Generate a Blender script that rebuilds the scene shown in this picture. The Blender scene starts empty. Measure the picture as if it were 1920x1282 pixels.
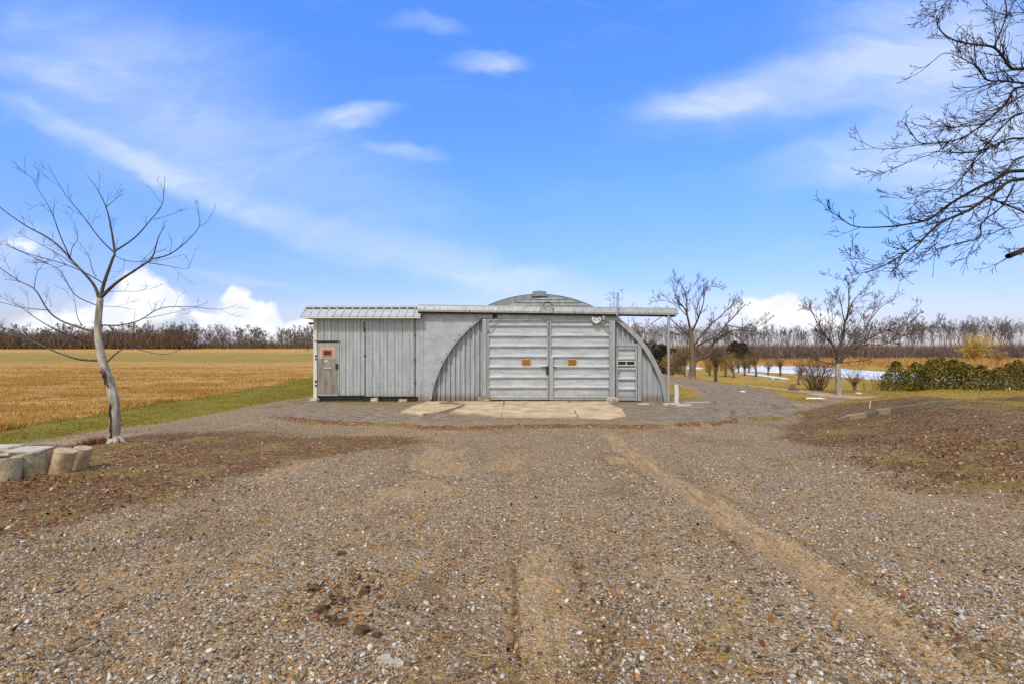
import bpy, math, random
import numpy as np
from mathutils import Vector
R = math.radians
random.seed(7)
rs = np.random.RandomState(11)
S = bpy.context.scene
COL = S.collection

# ------------------------------------------------------------------ camera
F = 907.0            # focal length in photo pixels (1920 wide)
CH, HY = 2.1, 648.0  # eye height, horizon row
cam = bpy.data.cameras.new('camera'); co = bpy.data.objects.new('camera', cam); COL.objects.link(co)
cam.sensor_width = 36; cam.lens = 36 * F / 1920; cam.shift_y = (HY - 641) / 1920
cam.clip_start = 0.05; cam.clip_end = 6000
co.location = (0, 0, CH); co.rotation_euler = (R(90), 0, 0)
S.camera = co
S.view_settings.view_transform = 'Standard'; S.view_settings.look = 'None'
S.view_settings.exposure = 0.62; S.view_settings.gamma = 1
S.cycles.max_bounces = 5; S.cycles.diffuse_bounces = 2; S.cycles.glossy_bounces = 2
S.cycles.transparent_max_bounces = 6
S.cycles.use_denoising = False

# ------------------------------------------------------------------ node helper
class N:
    def __init__(s, nt): s.nt = nt
    def n(s, t, ins=None, **kw):
        o = s.nt.nodes.new(t)
        for k, v in kw.items(): setattr(o, k, v)
        for k, v in (ins or {}).items():
            if isinstance(v, bpy.types.NodeSocket): s.nt.links.new(v, o.inputs[k])
            else: o.inputs[k].default_value = v
        return o
    def m(s, op, a, b=0.0, c=None, clamp=False):
        d = {0: a, 1: b}
        if c is not None: d[2] = c
        return s.n('ShaderNodeMath', d, operation=op, use_clamp=clamp).outputs[0]
    def mix(s, f, a, b, mode='MIX'):
        o = s.n('ShaderNodeMix', data_type='RGBA', blend_type=mode)
        for i, v in ((0, f), (6, a), (7, b)):
            if isinstance(v, bpy.types.NodeSocket): s.nt.links.new(v, o.inputs[i])
            else: o.inputs[i].default_value = (v if i == 0 else (tuple(v) + (1,))[:4])
        return o.outputs[2]
    def ss(s, v, a, b, lo=0.0, hi=1.0):
        o = s.n('ShaderNodeMapRange', {0: v, 1: a, 2: b, 3: lo, 4: hi}, interpolation_type='SMOOTHSTEP'); return o.outputs[0]
    def ramp(s, v, stops, interp='LINEAR'):
        o = s.n('ShaderNodeValToRGB', {0: v}); r = o.color_ramp; r.interpolation = interp
        while len(r.elements) < len(stops): r.elements.new(0.5)
        for e, (p, c) in zip(r.elements, stops): e.position = p; e.color = (tuple(c) + (1,))[:4]
        return o.outputs[0]
    def noise(s, vec, scale, detail=4, rough=0.55, dist=0.0):
        return s.n('ShaderNodeTexNoise', {'Vector': vec, 'Scale': scale, 'Detail': detail, 'Roughness': rough, 'Distortion': dist})
    def mapv(s, vec, scale=(1, 1, 1), rot=(0, 0, 0), loc=(0, 0, 0), vt='POINT'):
        return s.n('ShaderNodeMapping', {'Vector': vec, 'Scale': scale, 'Rotation': rot, 'Location': loc}, vector_type=vt).outputs[0]

# ------------------------------------------------------------------ world: sky with cirrus and cumulus
SUN_EL, SUN_AZ = 50.0, 202.0      # azimuth clockwise from +Y (view direction): behind the camera, a little to the left
W = bpy.data.worlds.new('World'); S.world = W; W.use_nodes = True
wn = W.node_tree; wn.nodes.clear(); g = N(wn)
sky = g.n('ShaderNodeTexSky', sky_type='NISHITA'); sky.sun_disc = False
sky.sun_elevation = R(SUN_EL); sky.sun_rotation = R(SUN_AZ)
sky.altitude = 100; sky.air_density = 1.0; sky.dust_density = 0.6; sky.ozone_density = 2.2
tc = g.n('ShaderNodeTexCoord').outputs['Generated']
sp = g.n('ShaderNodeSeparateXYZ', {0: tc})
ay = g.m('MAXIMUM', g.m('ABSOLUTE', sp.outputs[1]), 0.08)
u = g.m('DIVIDE', sp.outputs[0], ay); v = g.m('DIVIDE', sp.outputs[2], ay)
uv = g.n('ShaderNodeCombineXYZ', {0: u, 1: v}).outputs[0]
def warp(vec, scale, amt, detail=4, st=(1, 1, 1), rot=0):
    nz = g.noise(g.mapv(vec, st, (0, 0, rot)), scale, detail, 0.55).outputs['Color']
    c = g.n('ShaderNodeVectorMath', {0: nz, 1: (0.5, 0.5, 0.5)}, operation='SUBTRACT').outputs[0]
    c = g.n('ShaderNodeVectorMath', {0: c, 1: (amt, amt, 0)}, operation='MULTIPLY').outputs[0]
    return g.n('ShaderNodeVectorMath', {0: vec, 1: c}, operation='ADD').outputs[0]
def blob(vec, px, py, a, b, ang, amp):
    mv = g.mapv(vec, (a / F, b / F, 1), (0, 0, R(ang)), ((px - 960) / F, (HY - py) / F, 0), 'TEXTURE')
    d = g.n('ShaderNodeTexGradient', {0: mv}, gradient_type='SPHERICAL').outputs[1]
    return g.m('MULTIPLY', g.ss(d, 0, 0.9), amp)
def total(vec, bl):
    t = None
    for q in bl:
        o = blob(vec, *q); t = o if t is None else g.m('ADD', t, o)
    return t
wv = warp(warp(uv, 2.2, 0.14), 6, 0.06, 3, (1, 2.5, 1), R(15))
cir = total(wv, [(915, 122, 110, 30, 0, .62), (660, 228, 120, 36, 6, .7), (757, 298, 95, 26, -4, .5), (790, 45, 110, 26, -5, .3),
    (1330, 208, 170, 46, 2, .5), (1480, 175, 380, 95, 12, .6), (1620, 285, 290, 70, 12, .5), (1660, 330, 240, 50, 4, .4), (1700, 60, 330, 130, 0, .4),
    (1830, 150, 330, 240, 0, .7), (1880, 330, 330, 230, 0, .5), (130, 250, 330, 28, -22, .34), (330, 330, 400, 32, -25, .34), (560, 410, 350, 44, -23, .36),
    (860, 495, 290, 62, -16, .5), (560, 330, 460, 150, -22, .26), (330, 210, 520, 200, -18, .2), (940, 520, 230, 34, -4, .4), (90, 150, 200, 34, -12, .45), (200, 90, 380, 130, -8, .25),
    (40, 470, 160, 60, 0, .45), (250, 230, 420, 140, -20, .22), (450, 520, 160, 16, -7, .4), (1120, 560, 380, 30, 0, .3), (300, 600, 700, 60, 0, .35), (1500, 590, 700, 60, 0, .3)])
stre = g.noise(g.mapv(wv, (1, 3.2, 1), (0, 0, R(18))), 4.0, 8, 0.6, 0.6).outputs[0]
cir = g.m('MULTIPLY', cir, g.ss(stre, 0.25, 0.75, 0.55, 1.2))
cir = g.m('ADD', cir, g.m('MULTIPLY', g.ss(stre, 0.5, 0.8), 0.10))
cir = g.m('MINIMUM', cir, 0.85)
cv = warp(warp(uv, 9, 0.055, 2), 24, 0.05, 7)
cum = total(cv, [(268, 552, 80, 52, 0, 1), (315, 572, 60, 42, 0, 1), (225, 590, 120, 46, 0, 1), (445, 566, 50, 48, 0, 1), (485, 582, 50, 32, 0, .9), (470, 602, 90, 40, 0, 1), (385, 596, 40, 26, 0, .7),
    (540, 622, 100, 36, 0, .9), (120, 610, 160, 44, 0, .7), (1420, 592, 80, 46, 0, 1), (1480, 582, 70, 42, 0, 1), (1500, 610, 130, 40, 0, .8), (1570, 622, 110, 30, 0, .5), (40, 462, 70, 22, 0, .5)])
cum = g.ss(cum, 0.12, 0.62)
shade = g.noise(g.mapv(uv, (1, 1.5, 1)), 16, 6, 0.6).outputs[0]
ccol = g.mix(g.ss(shade, 0.35, 0.65), (9.4, 9.9, 10.9), (10.9, 11.0, 11.2))
hs = g.n('ShaderNodeHueSaturation', {'Hue': 0.5, 'Saturation': 1.25, 'Value': 1.0, 'Color': sky.outputs[0]}).outputs[0]
skc = g.mix(1.0, hs, g.ramp(g.m('ABSOLUTE', sp.outputs[2]), [(0, (1.1, 1.0, 1.45)), (.12, (1.55, 1.42, 1.9)), (.3, (2.2, 2.15, 2.6)), (.55, (2.6, 2.75, 3.7))]), 'MULTIPLY')
fill_veil = g.m('MAXIMUM', g.ss(sp.outputs[1], .25, -.25), g.ss(sp.outputs[2], .62, .85))   # bright white added to unseen sky overhead and behind, neutralising blue fill
fill_veil = g.m('MULTIPLY', fill_veil, g.ss(g.noise(tc, 2.5, 6, .6, .4).outputs[0], .2, .6, .6, .95))
skc = g.mix(g.m('MULTIPLY', cir, .82, clamp=True), skc, (8.1, 9.1, 10.8))
skc = g.mix(fill_veil, skc, (10.5, 10.0, 9.3))
skc = g.mix(cum, skc, ccol)
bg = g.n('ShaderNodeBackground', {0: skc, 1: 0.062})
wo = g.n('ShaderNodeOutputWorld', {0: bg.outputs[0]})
SUN = bpy.data.lights.new('sun', 'SUN'); so = bpy.data.objects.new('sun', SUN); COL.objects.link(so)
SUN.energy = 2.0; SUN.angle = R(7); SUN.color = (1, 0.93, 0.82)
a, e = R(SUN_AZ), R(SUN_EL)
sd = Vector((math.sin(a) * math.cos(e), math.cos(a) * math.cos(e), math.sin(e)))
so.rotation_euler = sd.to_track_quat('Z', 'Y').to_euler(); so.location = sd * 50

# ------------------------------------------------------------------ noise and terrain
TAB = rs.rand(256, 256)
def vn(x, y, s=0):
    xi = np.floor(x).astype(int); yi = np.floor(y).astype(int); fx = x - xi; fy = y - yi
    fx = fx * fx * (3 - 2 * fx); fy = fy * fy * (3 - 2 * fy)
    t = lambda i, j: TAB[(i + 37 * s) % 256, (j + 91 * s) % 256]
    return (t(xi, yi) * (1 - fx) + t(xi + 1, yi) * fx) * (1 - fy) + (t(xi, yi + 1) * (1 - fx) + t(xi + 1, yi + 1) * fx) * fy
def fbm(x, y, sc, o=4, s=0):
    t = 0; am = .5
    for k in range(o): t = t + am * vn(x * sc * 2 ** k, y * sc * 2 ** k, s + k); am *= .5
    return t / (1 - .5 ** o)
def sst(t): t = np.clip(t, 0, 1); return t * t * (3 - 2 * t)
def pld(x, y, pts):
    d = np.full(np.shape(x), 1e9)
    for (x0, y0), (x1, y1) in zip(pts[:-1], pts[1:]):
        dx, dy = x1 - x0, y1 - y0; t = np.clip(((x - x0) * dx + (y - y0) * dy) / (dx * dx + dy * dy), 0, 1)
        d = np.minimum(d, np.hypot(x - x0 - t * dx, y - y0 - t * dy))
    return d
LANE = [(2.9, 7), (5.0, 11), (7.6, 14.8), (9.2, 18.7), (10.4, 23), (10.8, 28), (9.6, 33), (5, 38), (-4, 40)]
PATH = [(14.6, 17.6), (13.6, 20.5), (13.5, 25), (13.9, 31), (12.5, 36), (8, 42)]
def edge_x(y): return np.interp(y, [-30, 2, 4.25, 8.5, 11, 13.5, 16, 19], [3.4, 3.7, 4.3, 4.7, 5.6, 6.9, 9.3, 12.6])
def berm_y(x): return 12.15 + 0.035 * (x - .3) ** 2 + .12 * np.sin(x * 1.3)
def hz(x, y):
    x = np.asarray(x, float); y = np.asarray(y, float)
    b = sst((13.5 - y) / 12)
    z = .42 * b
    mo = sst((x - edge_x(y) - .1) / 4.9) * sst((21.5 - y) / 5.0)
    z = z + mo * (.57 - .02 * b + .05 * (fbm(x, y, .35, 3, 5) - .5) * 4)
    z = z - 1.6 * sst((y - 19.5) / 20) * sst((x - 9.5) / 12)
    z = z + .9 * sst((y - 60) / 140) * sst((-x) / 30)
    near = sst((40 - y) / 20)
    z = z + near * (.09 * (fbm(x, y, .5, 3, 1) - .5) + .035 * (fbm(x, y, 3.1, 3, 2) - .5))
    z = z + sst((9 - y) / 3) * .03 * (fbm(x, y, 9, 2, 3) - .5)
    z = z + .12 * sst((y - (12.02 + .11 * (x - 8.1))) / .12) * sst((14.5 - y) / 2) * sst((x - 7.6) / .8) * sst((12.3 - x) / .9)
    flat = sst((y - 13.4) / 1.2) * sst((22 - y) / 2) * sst((8.6 - np.abs(x + .3)) / 1.5)
    z = z * (1 - flat) - .03 * flat
    rut = lambda xc, w, d: -d * np.exp(-((x - xc - .05 * np.sin(y * .7)) / w) ** 2) * sst((12 - y) / 2)
    z = z + rut(2.2, .16, .045) - .5 * rut(2.48, .1, .045) - .5 * rut(1.93, .1, .045) + rut(.0, .09, .03) + rut(.42, .09, .025) + rut(-2.2, .3, .02)
    dl = pld(x, y, LANE)
    z = z - .05 * np.exp(-((dl - .75) / .2) ** 2) * near + .02 * np.exp(-(dl / .3) ** 2) * near
    bm = np.exp(-((y - berm_y(x)) / .13) ** 2) * sst((9.2 - np.abs(x - .8)) / 2)
    z = z + bm * (.05 + .08 * fbm(x, y, 5, 2, 8))
    z = z + .16 * np.exp(-((x + 7.2) ** 2 + ((y - 8.9) / .6) ** 2) / 1.6)    # small rise at the foot of the young tree
    return z
def H(x, y): return float(hz(np.array([float(x)]), np.array([float(y)]))[0])

def zones(x, y):
    """what the ground is made of: weights of eight covers"""
    n1 = fbm(x, y, .6, 4, 11); n2 = fbm(x, y, .18, 4, 12); n3 = fbm(x, y, 1.7, 3, 13)
    j = (n1 - .5) * 1.6
    Z = {}
    dl = pld(x, y, LANE); dp = pld(x, y, PATH)
    ex = edge_x(y)
    mound = sst((x + j * 1.5 - ex) / 1.6) * sst((y + 8) / 4)
    left_e = np.interp(y, [2, 8, 10, 13, 16.5, 19.6, 26, 60], [-14, -11.2, -10.0, -9.5, -9.0, -8.3, -8.1, -8])
    fld_e = np.interp(y, [0, 11, 15, 30, 90], [-13.4, -12.6, -12.2, -12.9, -13.5])
    green = sst((left_e - x + j * .35) / .5)
    field = sst((fld_e - x + j * .8) / .8) 
    Z['green'] = green * (1 - field)
    Z['field'] = field
    # back of the yard: rough grass behind and right of the hut
    back = sst((y - 19.5 + j) / 1.5) * sst((x - 5.2) / 1.2) * sst((dl - 1.5 + j * .25) / .6)
    back = np.maximum(back, sst((y - 38) / 4) * (1 - green))
    Z['lawn'] = np.maximum(back * (1 - Z['field']), mound * np.maximum(sst((x - ex - 5.2 + (n2 - .5) * 6 + (y - 9) * .3) / 3) * .8 * sst((n1 - .35) / .25), sst((y - 13.6 + (n1 - .5) * 2.5) / 1.2) * sst((x - 12.2 + (y - 14) * .5 + (n1 - .5) * 3) / 2)))
    strip = np.exp(-((dl - 2.3) / .75) ** 2) * sst((y - 17) / 3) * (x > np.interp(y, [10, 18.7, 28], [6, 9.2, 10.8]))
    Z['green'] = np.maximum(Z['green'], strip)
    Z['green'] = np.maximum(Z['green'], .8 * np.exp(-(((x - 6.9) / 1.0) ** 2 + ((y - 20.2) / 1.6) ** 2)))
    Z['green'] = np.maximum(Z['green'], .75 * np.exp(-(((x + 5.2) / 2.0) ** 2 + ((y - 17.7) / .35) ** 2)))
    Z['green'] = np.maximum(Z['green'], .55 * np.exp(-(((x - 3.6) / .8) ** 2 + ((y - 14.2) / .5) ** 2)))
    Z['litter'] = np.maximum(mound * sst((y - 3.2) / 1.2), .0)
    lf = sst((-x - 2.9 + (y - 5) * .33 + j * 1.6) / 2.0) * sst((y - 4.7 + j * .8 + (x + 7) * .35) / 1.0) * (1 - green) * sst((12.6 - y + j) / 2.5) * (1 - .8 * sst((left_e + 1.5 - x) / .6))
    Z['litter'] = np.maximum(Z['litter'], lf)
    Z['litter'] = np.maximum(Z['litter'], .75 * np.exp(-((x - fld_e + .2) / .4) ** 2) * sst((n3 - .35) / .25) * sst((40 - y) / 10))
    bm = np.exp(-((y - berm_y(x)) / .24) ** 2) * sst((8.6 - np.abs(x - .6)) / 2) * sst((n3 - .15) / .25)
    Z['litter'] = np.maximum(Z['litter'], bm * .95)
    tr = np.exp(-((x - 2.2 - .05 * np.sin(y * .7)) / .22) ** 4) * sst((12 - y) / 1) * (.85 + .4 * sst((n1 - .25) / .25))
    tr2 = (np.exp(-((x - .22) / .3) ** 2) * sst((6 - y) / 1.5)) * sst((n1 - .4) / .2) * .75
    n4 = fbm(x * 1.6, y * .45, .55, 4, 17); patch = (sst((n2 - .5) / .12) * .35 + sst((n4 - .53) / .1) * .4 + sst(1 - np.hypot((x + .1) / 2.6, (y - 7.5) / 4.5)) * .4) * (.4 + 1.2 * sst((n3 - .35) / .3))
    Z['dirt'] = np.clip(np.maximum(np.maximum(tr, tr2), patch * (1 - .5 * sst((-x - 1.5) / 3) * sst((7 - y) / 3))), 0, 1)
    rl = lambda xc, w: np.exp(-((x - xc - .06 * np.sin(y * .7) - .05 * (n3 - .5)) / w) ** 2)
    dk = np.maximum(np.maximum(rl(1.9, .045), rl(2.5, .055)) * sst((12 - y) / 1), np.maximum(rl(-.02, .05), rl(.47, .05)) * sst((6.3 - y) / 1.5)) * sst((n1 - .3) / .2)
    tyre = np.maximum(np.maximum(np.exp(-((dl - .75) / .13) ** 2), np.exp(-((dl - .3) / .07) ** 2)), np.maximum(np.exp(-((dl - 1.25) / .1) ** 2), np.exp(-((dl - 1.75) / .08) ** 2))) * sst((y - 12) / 2) * sst((n1 - .3) / .2)
    Z['litter'] = np.maximum(Z['litter'], np.maximum(dk * .65, tyre * .62 * sst((n3 - .3) / .3)))
    Z['track'] = np.maximum(sst((1.9 - dl + j * .4) / .9) * sst((y - 13) / 3), .75 * sst((y - 12.5) / 1.5) * sst((23 - y) / 2) * sst((9 - np.abs(x)) / 2))
    Z['sand'] = sst((.75 - dp + j * .2) / .35) * .9
    Z['sand'] = np.maximum(Z['sand'], sst(1.2 - 1.3 * np.hypot((x - 7.0) / 1.0, (y - 18.3) / .45)))
    Z['far'] = sst((y - 78) / 8) * sst((x - 12) / 8)
    return Z

def obj_np(name, Vv, Fv, mat, parent=None, smooth=False, label=None, cat=None, group=None, kind=None):
    me = bpy.data.meshes.new(name); Vv = np.asarray(Vv, np.float32); Fv = np.asarray(Fv, np.int32); k = Fv.shape[1]
    me.vertices.add(len(Vv)); me.vertices.foreach_set('co', Vv.ravel())
    me.loops.add(Fv.size); me.loops.foreach_set('vertex_index', Fv.ravel())
    me.polygons.add(len(Fv)); me.polygons.foreach_set('loop_start', np.arange(0, Fv.size, k, dtype=np.int32))
    me.update(calc_edges=True)
    if smooth: me.polygons.foreach_set('use_smooth', np.ones(len(Fv), bool))
    if mat: me.materials.append(mat)
    o = bpy.data.objects.new(name, me); COL.objects.link(o)
    if parent: o.parent = parent
    return tag(o, label, cat, group, kind)
def tag(o, label=None, cat=None, group=None, kind=None):
    for k, q in (('label', label), ('category', cat), ('group', group), ('kind', kind)):
        if q: o[k] = q
    return o
def empty(name, loc, label, cat, group=None):
    o = bpy.data.objects.new(name, None); COL.objects.link(o); o.location = loc; return tag(o, label, cat, group)

# ------------------------------------------------------------------ materials
def mat(name):
    m = bpy.data.materials.new(name); m.use_nodes = True; m.node_tree.nodes.clear(); h = N(m.node_tree)
    b = h.n('ShaderNodeBsdfPrincipled'); h.n('ShaderNodeOutputMaterial', {0: b.outputs[0]})
    b.inputs['Specular IOR Level'].default_value = .25
    h.co = h.n('ShaderNodeTexCoord').outputs['Object']; h.b = b
    return m, h
def setc(h, c, rough=.8, bump=None, bs=.5, bd=.01, metal=0.0):
    L = h.nt.links.new
    if isinstance(c, bpy.types.NodeSocket): L(c, h.b.inputs['Base Color'])
    else: h.b.inputs['Base Color'].default_value = tuple(c) + (1,)
    if isinstance(rough, bpy.types.NodeSocket): L(rough, h.b.inputs['Roughness'])
    else: h.b.inputs['Roughness'].default_value = rough
    h.b.inputs['Metallic'].default_value = metal
    if bump is not None:
        bn = h.n('ShaderNodeBump', {'Strength': bs, 'Distance': bd, 'Height': bump}); L(bn.outputs[0], h.b.inputs['Normal'])
def simple(name, c1, c2, scale=8, rough=.8, st=(1, 1, 1), metal=0, bs=.3, bd=.005, island=0):
    m, h = mat(name); nz = h.noise(h.mapv(h.co, st), scale, 6, .6).outputs[0]
    f = h.ss(nz, .3, .7)
    if island:
        ri = h.n('ShaderNodeNewGeometry').outputs['Random Per Island']; f = h.m('ADD', h.m('MULTIPLY', f, 1 - island), h.m('MULTIPLY', ri, island))
    setc(h, h.mix(f, c1, c2), rough, nz, bs, bd, metal); return m
def island_ramp(name, stops, rough=.85, interp='CONSTANT', trans=0):
    m, h = mat(name); ri = h.n('ShaderNodeNewGeometry').outputs['Random Per Island']
    nz = h.noise(h.co, 60, 3).outputs[0]
    c = h.ramp(ri, stops, interp); c = h.mix(.35, c, h.mix(nz, (.3, .3, .3), (1.2, 1.2, 1.2)), 'MULTIPLY')
    setc(h, c, rough); return m

def ground_material():
    m, h = mat('ground_cover'); c = h.co
    A = h.n('ShaderNodeVertexColor', layer_name='zoneA'); B = h.n('ShaderNodeVertexColor', layer_name='zoneB')
    sa = h.n('ShaderNodeSeparateColor', {0: A.outputs[0]}); sb = h.n('ShaderNodeSeparateColor', {0: B.outputs[0]})
    dirt, litter, green, field = sa.outputs[0], sa.outputs[1], sa.outputs[2], A.outputs[1]
    lawn, track, sand, far = sb.outputs[0], sb.outputs[1], sb.outputs[2], B.outputs[1]
    wc = h.n('ShaderNodeVectorMath', {0: c, 1: h.n('ShaderNodeVectorMath', {0: h.noise(c, 25, 2).outputs['Color'], 1: (.03, .03, .03)}, operation='MULTIPLY').outputs[0]}, operation='ADD').outputs[0]
    v1 = h.n('ShaderNodeTexVoronoi', {'Vector': wc, 'Scale': 34, 'Randomness': 1.0}, feature='F1')
    v2 = h.n('ShaderNodeTexVoronoi', {'Vector': wc, 'Scale': 80, 'Randomness': 1.0}, feature='F1')
    nA = h.noise(c, .9, 6, .65).outputs[0]; nB = h.noise(c, 7, 6, .7).outputs[0]; nC = h.noise(c, 55, 4, .65).outputs[0]; nD = h.noise(c, .22, 4, .6).outputs[0]
    s1 = h.n('ShaderNodeSeparateColor', {0: v1.outputs['Color']}); s2 = h.n('ShaderNodeSeparateColor', {0: v2.outputs['Color']})
    stones = [(0, (.1, .072, .045)), (.2, (.23, .18, .125)), (.42, (.34, .295, .24)), (.6, (.36, .21, .09)), (.74, (.45, .39, .31)), (.92, (.62, .56, .47))]
    st1 = h.ramp(s1.outputs[0], stones, 'CONSTANT'); st2 = h.ramp(s2.outputs[1], stones, 'CONSTANT')
    soil = h.mix(h.ss(nC, .3, .7), (.13, .08, .035), (.4, .265, .125))
    # grey-blue gravel shows through soil in patches
    g1 = h.m('MULTIPLY', h.ss(v1.outputs[0], .55, .42), h.ss(h.m('ADD', s1.outputs[2], h.m('MULTIPLY', nA, 1.1)), .72, .85))
    g2 = h.m('MULTIPLY', h.ss(v2.outputs[0], .6, .45), h.ss(h.m('ADD', s2.outputs[2], nA), .6, .8))
    col = h.mix(g2, soil, st2); col = h.mix(g1, col, st1)
    # reddish and yellowish crumbs of leaf and moss on gravel
    crumb = h.m('MULTIPLY', h.ss(nB, .5, .64), h.ss(h.noise(c, 1.7, 5, .7).outputs[0], .42, .58))
    col = h.mix(h.m('MULTIPLY', crumb, .65), col, h.ramp(h.noise(c, 20, 4).outputs[0], [(.35, (.38, .15, .04)), (.5, (.45, .27, .08)), (.65, (.34, .28, .05))]))
    damp = h.m('MULTIPLY', h.ss(h.noise(h.mapv(c, (1, .5, 1)), .8, 6, .72).outputs[0], .5, .66), .5); col = h.mix(damp, col, h.mix(1.0, col, (.5, .44, .38), 'MULTIPLY'))
    # dirt
    dn = h.noise(h.mapv(c, (3, .6, 1)), 5, 6, .7).outputs[0]
    dc = h.mix(h.ss(dn, .3, .7), (.27, .175, .085), (.56, .385, .205)); dc = h.mix(h.m('MULTIPLY', g2, .35), dc, st2)
    def W_(w, amt=.55, n=nB): return h.ss(h.m('ADD', w, h.m('MULTIPLY', h.m('SUBTRACT', n, .5), amt * 2)), .3, .72)
    col = h.mix(h.m('MULTIPLY', W_(dirt, .8), .8), col, dc)
    tn = h.noise(h.mapv(c, (1, 1, 1)), 3, 6, .7).outputs[0]
    tcx = h.mix(h.ss(tn, .35, .65), (.15, .12, .09), (.31, .26, .2)); tcx = h.mix(h.m('MULTIPLY', g2, .5), tcx, st2)
    col = h.mix(h.m('MULTIPLY', W_(track, .4), .85), col, tcx)
    # leaf litter
    v3 = h.n('ShaderNodeTexVoronoi', {'Vector': h.mapv(wc, (1, 1.7, 1)), 'Scale': 24}, feature='F1'); s3 = h.n('ShaderNodeSeparateColor', {0: v3.outputs['Color']})
    lc = h.ramp(s3.outputs[0], [(0, (.035, .015, .006)), (.2, (.15, .055, .016)), (.42, (.23, .1, .026)), (.62, (.09, .045, .015)), (.8, (.3, .17, .06)), (.94, (.46, .33, .19))], 'CONSTANT')
    lc = h.mix(h.m('MULTIPLY', h.ss(nA, .5, .64), .75), lc, h.mix(nC, (.17, .15, .03), (.4, .3, .075)))
    lc = h.mix(h.m('MULTIPLY', h.ss(nB, .42, .62), .6), lc, h.mix(nC, (.06, .032, .012), (.29, .165, .065))); lc = h.mix(h.m('MULTIPLY', h.ss(nC, .45, .6), .3), lc, st2)
    col = h.mix(W_(litter, .75), col, lc)
    # grasses
    blade = h.noise(h.mapv(c, (30, 12, 10)), 3, 4, .7).outputs[0]
    gr = h.mix(h.ss(blade, .3, .7), (.09, .085, .01), (.36, .3, .04)); gr = h.mix(h.m('MULTIPLY', h.ss(nB, .5, .7), .6), gr, (.19, .13, .05))
    col = h.mix(W_(green, .5), col, gr)
    lw = h.mix(h.ss(blade, .3, .7), (.2, .14, .02), (.52, .35, .08)); lw = h.mix(h.m('MULTIPLY', h.ss(nA, .5, .66), .7), lw, (.22, .18, .03)); lw = h.mix(h.m('MULTIPLY', h.ss(h.noise(c, 2.2, 5, .7).outputs[0], .52, .68), .6), lw, (.33, .17, .06))
    col = h.mix(W_(lawn, .6), col, lw)
    # stubble field with mown bands
    band = h.noise(h.mapv(c, (.012, .16, 1), (0, 0, R(-5))), 3.2, 6, .7).outputs[0]
    fl = h.ramp(band, [(.3, (.26, .13, .025)), (.4, (.52, .29, .06)), (.48, (.4, .22, .035)), (.54, (.62, .42, .18)), (.6, (.44, .22, .045)), (.68, (.56, .36, .12)), (.76, (.32, .24, .03))])
    fl = h.mix(h.ss(blade, .25, .75), h.mix(1.0, fl, (.62, .6, .55), 'MULTIPLY'), h.mix(1.0, fl, (1.25, 1.25, 1.25), 'MULTIPLY'))
    xyz = h.n('ShaderNodeSeparateXYZ', {0: c})
    diag = h.m('ADD', xyz.outputs[1], h.m('MULTIPLY', h.noise(c, .05, 3).outputs[0], 14))
    gb = h.m('MULTIPLY', h.ss(diag, 66, 76), h.ss(diag, 150, 110))
    gb2 = h.m('MULTIPLY', h.ss(h.m('ADD', diag, h.m('MULTIPLY', xyz.outputs[0], 1.0)), -6, 2), h.ss(h.m('ADD', diag, h.m('MULTIPLY', xyz.outputs[0], 1.0)), 22, 9))
    fl = h.mix(h.m('MULTIPLY', gb, .65), fl, (.21, .2, .035))
    tus = h.noise(h.mapv(c, (.12, .5, 1)), 2.4, 6, .7).outputs[0]
    fl = h.mix(h.m('MULTIPLY', h.ss(tus, .5, .68), .45), fl, (.2, .16, .035))
    clod = h.noise(h.mapv(c, (.5, 1.6, 1), (0, 0, R(-12))), 1.6, 6, .75).outputs[0]
    fl = h.mix(h.m('MULTIPLY', h.ss(clod, .5, .62), .55), fl, (.17, .1, .035)); fl = h.mix(h.m('MULTIPLY', h.ss(clod, .42, .3), .5), fl, (.62, .46, .2))
    col = h.mix(W_(field, .5), col, fl)
    sn = h.mix(h.ss(nB, .3, .7), (.36, .27, .2), (.56, .46, .37)); col = h.mix(W_(sand, .5), col, sn)
    fr = h.mix(h.ss(h.noise(h.mapv(c, (.3, 1, 1)), .8, 6, .7).outputs[0], .3, .7), (.24, .12, .035), (.52, .3, .07)); col = h.mix(W_(far, .3, nA), col, fr)
    hgt = h.m('ADD', h.m('MULTIPLY', h.m('MULTIPLY', h.ss(v1.outputs[0], .6, .1), g1), .9), h.m('ADD', h.m('MULTIPLY', h.ss(v2.outputs[0], .6, .1), .4), h.m('MULTIPLY', nC, .5)))
    hgt = h.m('ADD', hgt, h.m('MULTIPLY', nB, 1.2))
    setc(h, col, .92, hgt, .9, .02)
    h.b.inputs['Specular IOR Level'].default_value = .15
    return m

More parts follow.
